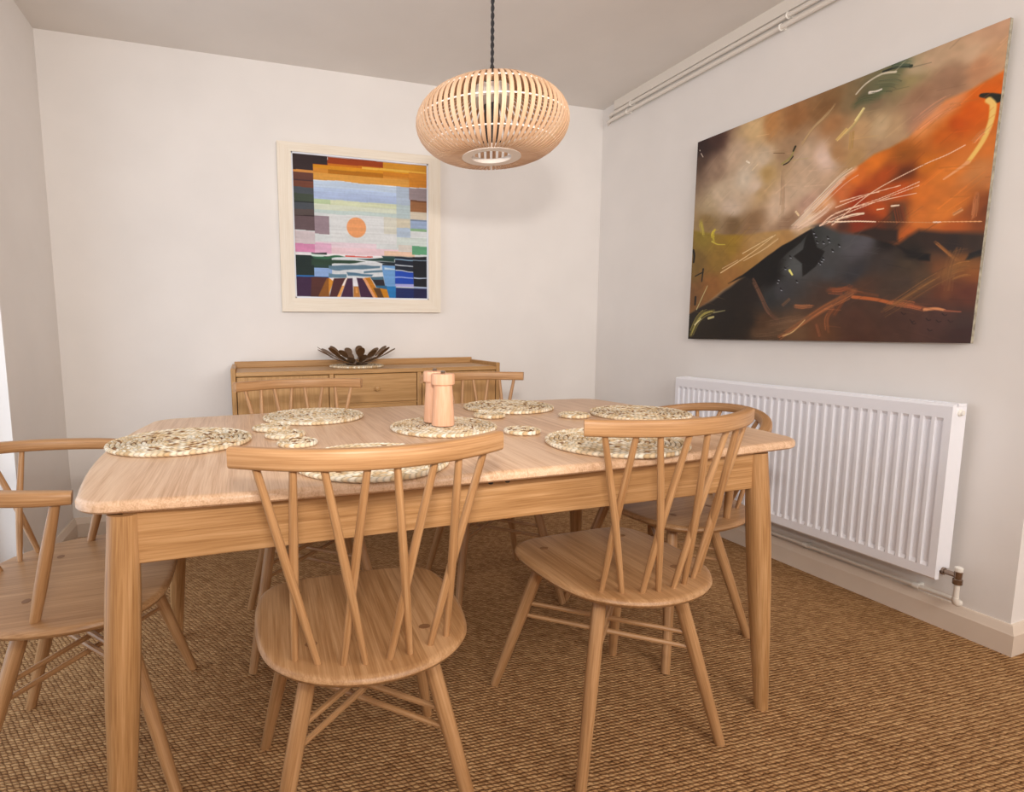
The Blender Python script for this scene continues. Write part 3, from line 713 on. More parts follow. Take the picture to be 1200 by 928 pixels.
BIG={'up': [[0.0407,0.0317,50,30,28],[0.0151,0.005,45,25,25],[0.1053,0.0035,70,45,40],[0.0227,0.1139,80,60,50],[0.0902,0.153,150,125,105],[0.1792,0.1306,190,165,140],[0.2601,0.0613,205,175,130],[0.3367,0.0437,180,130,80],[0.4507,0.0594,150,105,65],[0.5413,0.0682,130,95,60],[0.4149,0.1791,160,130,100],[0.3119,0.1908,200,180,155],[0.2678,0.2908,205,185,165],[0.1299,0.287,195,175,150],[0.0751,0.3443,175,155,125],[0.4865,0.2481,190,165,140],[0.564,0.2592,215,190,175],[0.4657,0.377,195,170,145],[0.3815,0.4182,205,180,155],[0.4962,0.4458,185,150,130],[0.0571,0.4133,140,115,75],[0.2734,0.4595,140,110,80],[0.1881,0.4589,120,95,65],[0.4294,0.5088,150,120,95],[0.6115,0.2474,170,130,90],[0.5824,0.1539,165,120,80],[0.6656,0.1992,185,150,110],[0.6478,0.2735,175,140,95],[0.7305,0.211,190,165,130],[0.7143,0.283,170,140,110],[0.7712,0.2141,180,150,115],[0.6353,0.0679,130,110,80],[0.6787,0.0611,105,100,75],[0.7184,0.0289,120,115,85],[0.7478,0.0184,110,110,80],[0.7815,0.0829,150,135,95],[0.7244,0.1194,140,115,90],[0.8153,0.1584,150,115,90],[0.7975,0.0425,180,160,130],[0.8513,0.0341,195,165,135],[0.9217,0.0696,200,170,140],[0.9725,0.0208,200,160,130],[0.9949,0.1065,195,155,120],[0.9432,0.1353,190,140,105],[0.8787,0.1624,155,120,95],[0.8286,0.2123,170,130,105],[0.8586,0.1301,160,125,100],[0.3299,0.2602,175,145,95],[0.2933,0.3308,185,155,115],[0.2335,0.2478,205,190,170],[0.1857,0.371,200,180,160],[0.7227,0.0934,95,105,75]],'orr': [[0.4855,0.5049,225,198,165],[0.5608,0.4319,220,165,120],[0.6085,0.401,200,110,60],[0.6528,0.3576,215,115,45],[0.717,0.3236,215,121,40],[0.7794,0.3312,150,88,30],[0.7941,0.4001,100,49,20],[0.743,0.398,170,77,25],[0.682,0.4627,160,55,15],[0.7286,0.5019,185,82,25],[0.7886,0.4636,190,82,20],[0.8386,0.477,215,121,45],[0.8822,0.439,215,126,50],[0.832,0.3863,200,115,35],[0.8708,0.2891,195,99,25],[0.9129,0.2697,190,82,10],[0.9528,0.2513,205,93,15],[0.9817,0.219,215,104,25],[0.9853,0.1715,215,110,35],[0.9003,0.2181,220,143,85],[0.8651,0.2153,215,154,105],[0.8313,0.2499,215,143,85],[0.9644,0.393,210,121,50],[0.9534,0.46,200,132,75],[0.987,0.4699,190,121,70],[0.9084,0.5452,215,126,50],[0.8443,0.5556,210,121,50],[0.9614,0.558,140,77,35],[0.9878,0.5763,110,60,30],[0.9304,0.6,180,93,35],[0.8184,0.6026,190,99,40],[0.754,0.5623,75,49,35],[0.7829,0.5283,65,55,45],[0.7331,0.5716,90,44,25],[0.616,0.5328,80,49,40],[0.6632,0.5286,130,49,20],[0.5903,0.5125,150,99,75]],'dk': [[0.516,0.5729,55,58,58],[0.5944,0.5875,69,72,72],[0.6684,0.6157,87,85,91],[0.6316,0.5944,82,82,86],[0.5755,0.7058,69,70,72],[0.4806,0.6935,82,85,86],[0.4417,0.7874,64,64,67],[0.3979,0.8176,50,52,53],[0.6747,0.7187,55,54,58],[0.7633,0.7022,64,55,51],[0.8261,0.7112,78,63,48],[0.7577,0.6179,23,18,17],[0.8342,0.6855,27,23,19],[0.8885,0.6423,55,40,33],[0.9354,0.6636,46,37,35],[0.9865,0.6605,59,45,36],[0.9572,0.7175,128,81,39],[0.9862,0.7592,138,81,35],[0.9059,0.7488,119,76,44],[0.861,0.7832,87,67,48],[0.9305,0.8299,105,58,35],[0.9838,0.8346,101,54,36],[0.8114,0.7917,73,58,48],[0.7246,0.7829,82,58,44],[0.5805,0.7995,73,54,45],[0.8202,0.9187,78,52,42],[0.9201,0.9358,82,55,48],[0.9748,0.9374,73,52,45],[0.9954,0.977,64,40,35],[0.7101,0.9148,82,54,42],[0.7147,0.9904,78,49,36],[0.589,0.9584,101,67,44],[0.493,0.957,110,81,57],[0.3715,0.9377,82,58,39],[0.2886,0.9178,36,28,22],[0.2001,0.8965,29,22,17],[0.1072,0.9714,36,28,19],[0.2844,0.7915,36,28,24],[0.3937,0.7157,11,9,8],[0.1975,0.8031,32,24,17]],'oc': [[0.0383,0.4652,140,120,50],[0.1896,0.5121,150,120,45],[0.3561,0.5431,175,140,90],[0.4734,0.5414,190,160,125],[0.1376,0.6119,140,110,50],[0.2786,0.6149,160,120,65],[0.4033,0.5845,170,130,80],[0.1019,0.7197,140,95,50],[0.1945,0.6926,155,110,60],[0.0226,0.7509,120,85,50],[0.01,0.5935,120,95,50]],'polys': [[[[0.4512,0.5165],[0.5348,0.4253],[0.606,0.3576],[0.6399,0.3328],[0.7047,0.2996],[0.7464,0.2942],[0.795,0.2733],[0.8475,0.22],[0.881,0.1925],[0.9391,0.1835],[0.9992,0.1565],[1.0055,0.1435],[1.0134,0.4094],[1.0156,0.7142],[0.7933,0.679],[0.6926,0.6344],[0.5412,0.5471]],0.008,'orr'],[[[0.5205,0.5307],[0.5529,0.5238],[0.6178,0.5654],[0.678,0.583],[0.7355,0.6082],[0.7909,0.6445],[0.8195,0.6188],[0.8477,0.6019],[0.9143,0.6217],[1.0177,0.6448],[1.0337,1.0286],[-0.0374,1.0541],[-0.0178,0.8683],[0.1229,0.7977],[0.2812,0.6938],[0.433,0.5896]],0.012,'dk'],[[[-0.0655,0.4257],[0.1531,0.491],[0.3552,0.5181],[0.53,0.5342],[0.4751,0.5779],[0.2812,0.6938],[0.1598,0.7629],[0.0546,0.8359],[-0.061,0.9078]],0.008,'oc'],[[[0.5198,0.5419],[0.4136,0.5927],[0.3347,0.6432],[0.2557,0.6986],[0.1903,0.7289],[0.2688,0.7068],[0.2881,0.7156],[0.3391,0.7636],[0.3848,0.7199],[0.4063,0.6847],[0.4106,0.654],[0.4477,0.6166],[0.4838,0.5927],[0.5152,0.5515]],0.004,[14,12,12]],[[[0.5197,0.5408],[0.5319,0.5837],[0.5461,0.6181],[0.5716,0.6367],[0.5543,0.6804],[0.5452,0.6968],[0.5161,0.7228],[0.5035,0.7304],[0.4984,0.6786],[0.465,0.6436],[0.4958,0.6244],[0.5036,0.5726]],0.004,[16,14,14]],[[[0.7894,0.6461],[0.8375,0.6797],[0.8824,0.6968],[0.8805,0.7188],[0.8584,0.7131],[0.8227,0.6823]],0.006,[22,18,16]],[[[0.9657,0.7216],[0.9736,0.6993],[1.0012,0.69],[0.9996,0.7082],[0.9753,0.7207]],0.004,[24,24,24]],[[[0.6651,0.5781],[0.7201,0.5705],[0.7895,0.5899],[0.7927,0.6364],[0.7524,0.6266],[0.7052,0.5993]],0.008,[52,38,32]]],'st': [[[[0.4555,0.5173],[0.5355,0.4374],[0.6065,0.3662],[0.6516,0.3365]],0.02,0.014,[232,206,188],1.0,0.85],[[[0.4727,0.5256],[0.5445,0.4874],[0.587,0.4531]],0.02,0.02,[228,196,176],1.0,0.8],[[[0.8125,0.2488],[0.8651,0.2153],[0.9157,0.1993]],0.03,0.03,[218,145,108],1.3,0.6],[[[0.7881,0.5139],[0.7994,0.5667]],0.02,0.02,[140,60,25],1.3,0.5],[[[0.5607,0.5235],[0.6015,0.4907],[0.7299,0.4691],[0.8346,0.4382]],0.0035,0.0015,[238,205,180],0.6,0.95],[[[0.5512,0.5272],[0.6024,0.5075],[0.7223,0.4774],[0.8355,0.4504]],0.0035,0.0015,[238,205,180],0.6,0.95],[[[0.6002,0.4684],[0.7037,0.4442],[0.7865,0.4366]],0.0035,0.0015,[238,205,180],0.6,0.95],[[[0.5514,0.53],[0.6016,0.4935],[0.7101,0.4784],[0.8301,0.4754]],0.0035,0.0015,[238,205,180],0.6,0.95],[[[0.5944,0.5307],[0.6035,0.5271],[0.7076,0.4401],[0.8344,0.3857],[0.8951,0.3683],[0.9359,0.351]],0.0035,0.0015,[238,205,180],0.6,0.95],[[[0.6129,0.4498],[0.6784,0.4427],[0.7282,0.4431]],0.0035,0.0015,[238,205,180],0.6,0.95],[[[0.5514,0.53],[0.603,0.5187],[0.6871,0.5132]],0.0035,0.0015,[238,205,180],0.6,0.95],[[[0.5748,0.5181],[0.667,0.5364]],0.003,0.003,[240,215,190],0.5,1.0],[[[0.6029,0.5159],[0.6566,0.5089],[0.6891,0.5121]],0.004,0.006,[240,215,190],0.5,1.0],[[[0.6034,0.5259],[0.667,0.5364],[0.7271,0.551]],0.004,0.003,[240,215,190],0.5,1.0],[[[0.8811,0.5858],[0.8986,0.5891]],0.004,0.003,[235,210,190],0.5,1.0],[[[0.902,0.5889],[0.9912,0.6069]],0.0018,0.0025,[225,170,120],0.5,1.0],[[[0.7354,0.5528],[0.8811,0.5868]],0.0012,0.0012,[200,150,110],0.5,0.7],[[[0.768,0.504],[0.7875,0.5063]],0.005,0.004,[240,215,190],0.5,1.0],[[[0.7283,0.5072],[0.7466,0.508]],0.004,0.003,[235,205,170],0.5,1.0],[[[0.9853,0.2499],[0.9851,0.3002],[0.9718,0.355],[0.9453,0.4095]],0.013,0.011,[232,190,105],0.6,1.0],[[[0.9453,0.4095],[0.9227,0.4271],[0.8945,0.4471]],0.01,0.004,[225,160,110],0.6,1.0],[[[0.9824,0.3203],[0.968,0.3277],[0.9516,0.3521]],0.01,0.003,[215,140,90],0.9,0.8],[[[0.9726,0.5136],[0.9724,0.5677],[0.9698,0.5944]],0.007,0.004,[190,120,75],0.9,1.0],[[[0.9275,0.571],[0.9462,0.5592]],0.006,0.004,[215,150,100],0.9,1.0],[[[0.6586,0.1228],[0.6399,0.1602],[0.5945,0.2072]],0.006,0.003,[215,190,130],0.8,1.0],[[[0.6333,0.1932],[0.6326,0.2545]],0.008,0.01,[175,140,85],1,0.6],[[[0.9579,0.2068],[0.9767,0.2179],[0.9955,0.2335]],0.009,0.02,[40,42,35],0.4,1.0],[[[0.9746,0.2287],[0.9868,0.2505],[0.9859,0.2921],[0.9785,0.3274]],0.014,0.008,[232,195,115],0.6,1.0],[[[0.7078,0.012],[0.7461,0.0152],[0.7837,0.0308]],0.006,0.008,[45,50,42],0.4,1.0],[[[0.7339,0.0014],[0.7706,-0.0009]],0.008,0.005,[62,68,55],0.6,1.0],[[[0.7374,-0.0015],[0.7793,0.0191]],0.02,0.02,[95,110,90],1,0.7],[[[0.6738,0.069],[0.6922,0.0738],[0.7079,0.0727]],0.008,0.004,[235,225,215],0.5,1.0],[[[0.6336,0.0561],[0.6612,0.0307],[0.7043,0.0184],[0.7434,0.0305]],0.004,0.006,[205,195,175],0.6,1.0],[[[0.6902,0.0441],[0.734,0.0596],[0.7618,0.0816]],0.03,0.02,[100,105,80],1.2,0.7],[[[0.6318,0.0966],[0.6564,0.0873],[0.6979,0.1003]],0.02,0.02,[85,90,65],1.2,0.7],[[[0.6396,0.155],[0.6626,0.1195]],0.006,0.003,[220,200,140],0.8,1.0],[[[0.6801,0.8264],[0.7458,0.8397],[0.796,0.8568]],0.01,0.01,[178,100,55],0.7,1.0],[[[0.7958,0.8541],[0.8433,0.8652],[0.8891,0.8825]],0.013,0.008,[165,95,60],0.8,1.0],[[[0.8837,0.8842],[0.9105,0.8822],[0.932,0.8884]],0.009,0.006,[205,140,95],0.6,1.0],[[[0.9321,0.8899],[0.9698,0.8954]],0.005,0.003,[150,90,65],0.8,1.0],[[[0.6184,0.7925],[0.651,0.7927],[0.6787,0.8037],[0.7533,0.8267]],0.012,0.008,[130,78,48],1.0,0.9],[[[0.624,0.8921],[0.6574,0.8246]],0.015,0.008,[120,72,45],1,0.8],[[[0.7697,0.8877],[0.8264,0.8431],[0.8859,0.7919],[0.9418,0.7517]],0.006,0.02,[135,95,55],1.1,0.8],[[[0.8897,0.6539],[0.9241,0.6985],[0.9539,0.7365]],0.005,0.006,[150,100,55],0.8,0.8],[[[0.9355,0.7581],[0.958,0.7466],[0.987,0.7458]],0.04,0.04,[150,105,55],1.2,0.7],[[[0.9446,0.6827],[0.9344,0.7434],[0.9314,0.8361]],0.006,0.02,[130,90,52],1.2,0.5],[[[0.4303,0.9837],[0.5103,0.9243],[0.5839,0.8664],[0.6528,0.8242],[0.6832,0.8041]],0.008,0.014,[160,100,62],0.9,1.0],[[[0.3935,0.9341],[0.4615,0.9229],[0.5356,0.9065]],0.03,0.02,[120,92,70],1.2,0.7],[[[0.3284,0.9733],[0.3948,0.9671],[0.4626,0.9484]],0.03,0.03,[115,90,68],1.2,0.7],[[[0.3069,0.7177],[0.3466,0.8003],[0.379,0.8679],[0.4214,0.9088]],0.01,0.012,[112,80,62],0.9,1.0],[[[0.5995,0.7937],[0.6376,0.8],[0.6732,0.7863]],0.014,0.008,[132,76,48],0.9,1.0],[[[0.6203,0.8684],[0.6034,0.909],[0.6112,0.963]],0.008,0.006,[140,85,52],0.8,1.0],[[[0.4854,0.8515],[0.5122,0.8562],[0.5533,0.8538]],0.01,0.004,[150,98,65],0.8,1.0],[[[0.4357,0.8453],[0.4622,0.8187]],0.006,0.003,[95,75,60],0.9,1.0],[[[0.4473,0.9805],[0.4852,0.9615],[0.5255,0.9123]],0.005,0.003,[205,170,120],0.6,1.0],[[[0.5675,0.932],[0.5826,0.9809]],0.008,0.004,[120,75,50],0.9,1.0],[[[0.0149,0.9791],[0.049,0.9036],[0.0864,0.8678],[0.1303,0.8589]],0.016,0.012,[168,158,85],0.8,1.0],[[[0.0339,0.9259],[0.0643,0.8966]],0.006,0.005,[215,205,160],0.5,1.0],[[[0.1305,0.8662],[0.1869,0.8582]],0.006,0.003,[140,135,100],0.7,1.0],[[[0.1055,0.8943],[0.131,0.888]],0.01,0.008,[190,180,125],0.6,1.0],[[[0.0388,0.8469],[0.0911,0.7297]],0.004,0.003,[190,180,130],0.6,1.0],[[[0.0368,0.4016],[0.0486,0.4391],[0.0567,0.4757]],0.016,0.008,[170,155,70],1.0,1.0],[[[0.1128,0.4556],[0.104,0.4779],[0.1119,0.5138]],0.007,0.009,[195,178,60],0.8,1.0],[[[0.1011,0.5119],[0.13,0.5308],[0.1682,0.5389]],0.006,0.003,[190,172,70],0.7,1.0],[[[0.1544,0.6728],[0.2843,0.6033],[0.3887,0.5341]],0.004,0.0025,[222,195,150],0.5,1.0],[[[0.2524,0.595],[0.3197,0.564],[0.3775,0.5381]],0.003,0.0025,[225,200,155],0.5,1.0],[[[0.2599,0.6292],[0.3446,0.5905],[0.4008,0.5536]],0.003,0.0025,[222,195,150],0.5,1.0],[[[0.1608,0.6528],[0.2339,0.6221]],0.0025,0.002,[215,185,140],0.5,1.0],[[[0.0047,0.5414],[0.0113,0.5678],[0.0094,0.6003]],0.012,0.01,[25,20,16],0.4,1.0],[[[0.0635,0.6438],[0.0593,0.7047]],0.008,0.006,[28,22,18],0.4,1.0],[[[0.0222,0.6751],[0.0637,0.6582]],0.005,0.005,[28,22,18],0.4,1.0],[[[0.03,0.783],[0.0291,0.8202]],0.01,0.01,[28,22,18],0.4,1.0],[[[0.454,0.697],[0.4657,0.7168]],0.008,0.006,[225,220,130],0.4,1.0],[[[0.441,0.1795],[0.4294,0.2123],[0.4115,0.2264],[0.3929,0.2349]],0.006,0.005,[150,142,85],0.5,1.0],[[[0.441,0.1795],[0.4349,0.1943]],0.008,0.006,[40,40,25],0.4,1.0],[[[0.4349,0.217],[0.4198,0.2349],[0.4013,0.2405]],0.005,0.005,[48,42,28],0.4,1.0],[[[0.3573,0.1764],[0.4019,0.1927]],0.002,0.002,[110,85,60],0.6,1.0],[[[0.2454,0.1741],[0.2581,0.1855]],0.006,0.005,[232,222,205],0.7,1.0],[[[0.2715,0.2236],[0.2948,0.2035]],0.003,0.003,[225,205,170],0.7,1.0],[[[0.4615,0.4524],[0.4728,0.4696]],0.007,0.006,[228,205,165],0.6,1.0],[[[0.4641,0.1793],[0.4967,0.1309],[0.5426,0.0956],[0.5685,0.0648]],0.004,0.006,[178,150,110],1.0,0.8],[[[0.5855,0.2065],[0.6149,0.176]],0.006,0.006,[200,170,110],0.9,1.0],[[[0.3997,0.2661],[0.4075,0.386],[0.4089,0.4821]],0.01,0.006,[165,135,108],1.2,0.5],[[[0.0202,0.0618],[0.0315,0.0823]],0.003,0.003,[200,185,170],0.4,1.0],[[[0.0125,0.0425],[0.014,0.0464]],0.003,0.003,[210,195,180],0.4,1.0],[[[0.5379,0.564],[0.5443,0.5721]],0.005,0.004,[28,28,32],0.4,1.0],[[[0.5404,0.5731],[0.5444,0.5744]],0.0025,0.002,[160,165,175],0.5,1.0],[[[0.5441,0.5882],[0.5504,0.5963]],0.005,0.004,[28,28,32],0.4,1.0],[[[0.5466,0.5973],[0.5506,0.5986]],0.0025,0.002,[160,165,175],0.5,1.0],[[[0.5665,0.5951],[0.5727,0.6031]],0.005,0.004,[28,28,32],0.4,1.0],[[[0.5689,0.6041],[0.5728,0.6054]],0.0025,0.002,[160,165,175],0.5,1.0],[[[0.5856,0.5929],[0.5917,0.6008]],0.005,0.004,[28,28,32],0.4,1.0],[[[0.588,0.6018],[0.5918,0.6031]],0.0025,0.002,[160,165,175],0.5,1.0],[[[0.6196,0.6159],[0.6256,0.6236]],0.005,0.004,[28,28,32],0.4,1.0],[[[0.622,0.6247],[0.6257,0.6259]],0.0025,0.002,[160,165,175],0.5,1.0],[[[0.5654,0.6669],[0.5717,0.6748]],0.005,0.004,[28,28,32],0.4,1.0],[[[0.5679,0.6759],[0.5718,0.6771]],0.0025,0.002,[160,165,175],0.5,1.0],[[[0.5699,0.6589],[0.5761,0.6667]],0.005,0.004,[28,28,32],0.4,1.0],[[[0.5723,0.6679],[0.5763,0.6691]],0.0025,0.002,[160,165,175],0.5,1.0],[[[0.5558,0.6713],[0.5622,0.6792]],0.005,0.004,[28,28,32],0.4,1.0],[[[0.5583,0.6804],[0.5623,0.6815]],0.0025,0.002,[160,165,175],0.5,1.0],[[[0.4506,0.6348],[0.4575,0.6431]],0.005,0.004,[28,28,32],0.4,1.0],[[[0.4532,0.6443],[0.4576,0.6455]],0.0025,0.002,[160,165,175],0.5,1.0],[[[0.4336,0.6814],[0.4405,0.6897]],0.005,0.004,[28,28,32],0.4,1.0],[[[0.4362,0.691],[0.4407,0.6922]],0.0025,0.002,[160,165,175],0.5,1.0],[[[0.4103,0.7253],[0.4174,0.7337]],0.005,0.004,[28,28,32],0.4,1.0],[[[0.4129,0.7351],[0.4175,0.7362]],0.0025,0.002,[160,165,175],0.5,1.0],[[[0.4079,0.7377],[0.4151,0.746]],0.005,0.004,[28,28,32],0.4,1.0],[[[0.4106,0.7475],[0.4152,0.7486]],0.0025,0.002,[160,165,175],0.5,1.0],[[[0.4235,0.7708],[0.4306,0.7791]],0.005,0.004,[28,28,32],0.4,1.0],[[[0.4262,0.7806],[0.4307,0.7816]],0.0025,0.002,[160,165,175],0.5,1.0],[[[0.4825,0.7426],[0.4892,0.7507]],0.005,0.004,[28,28,32],0.4,1.0],[[[0.485,0.7521],[0.4893,0.7531]],0.0025,0.002,[160,165,175],0.5,1.0],[[[0.5996,0.6321],[0.6056,0.6399]],0.005,0.004,[28,28,32],0.4,1.0],[[[0.6019,0.641],[0.6058,0.6422]],0.0025,0.002,[160,165,175],0.5,1.0],[[[0.5296,0.5479],[0.536,0.5561]],0.005,0.004,[28,28,32],0.4,1.0],[[[0.5321,0.5571],[0.5361,0.5584]],0.0025,0.002,[160,165,175],0.5,1.0],[[[0.58,0.5777],[0.5861,0.5856]],0.005,0.004,[28,28,32],0.4,1.0],[[[0.5824,0.5866],[0.5862,0.5879]],0.0025,0.002,[160,165,175],0.5,1.0],[[[0.5611,0.6779],[0.5674,0.6858]],0.005,0.004,[28,28,32],0.4,1.0],[[[0.5636,0.687],[0.5675,0.6881]],0.0025,0.002,[160,165,175],0.5,1.0],[[[0.824,0.8915],[0.8303,0.8987],[0.8359,0.8964]],0.003,0.003,[55,38,32],0.5,1.0],[[[0.849,0.9191],[0.8552,0.9262],[0.8607,0.9237]],0.003,0.003,[55,38,32],0.5,1.0],[[[0.8534,0.9272],[0.8596,0.9342],[0.8651,0.9317]],0.003,0.003,[55,38,32],0.5,1.0],[[[0.8897,0.9154],[0.8957,0.9223],[0.9009,0.92]],0.003,0.003,[55,38,32],0.5,1.0],[[[0.8961,0.9518],[0.902,0.9586],[0.9072,0.9561]],0.003,0.003,[55,38,32],0.5,1.0],[[[0.9153,0.9215],[0.9211,0.9283],[0.9262,0.9259]],0.003,0.003,[55,38,32],0.5,1.0],[[[0.9276,0.8993],[0.9334,0.9061],[0.9384,0.9038]],0.003,0.003,[55,38,32],0.5,1.0],[[[0.9433,0.9225],[0.9489,0.9292],[0.9539,0.9269]],0.003,0.003,[55,38,32],0.5,1.0]]}
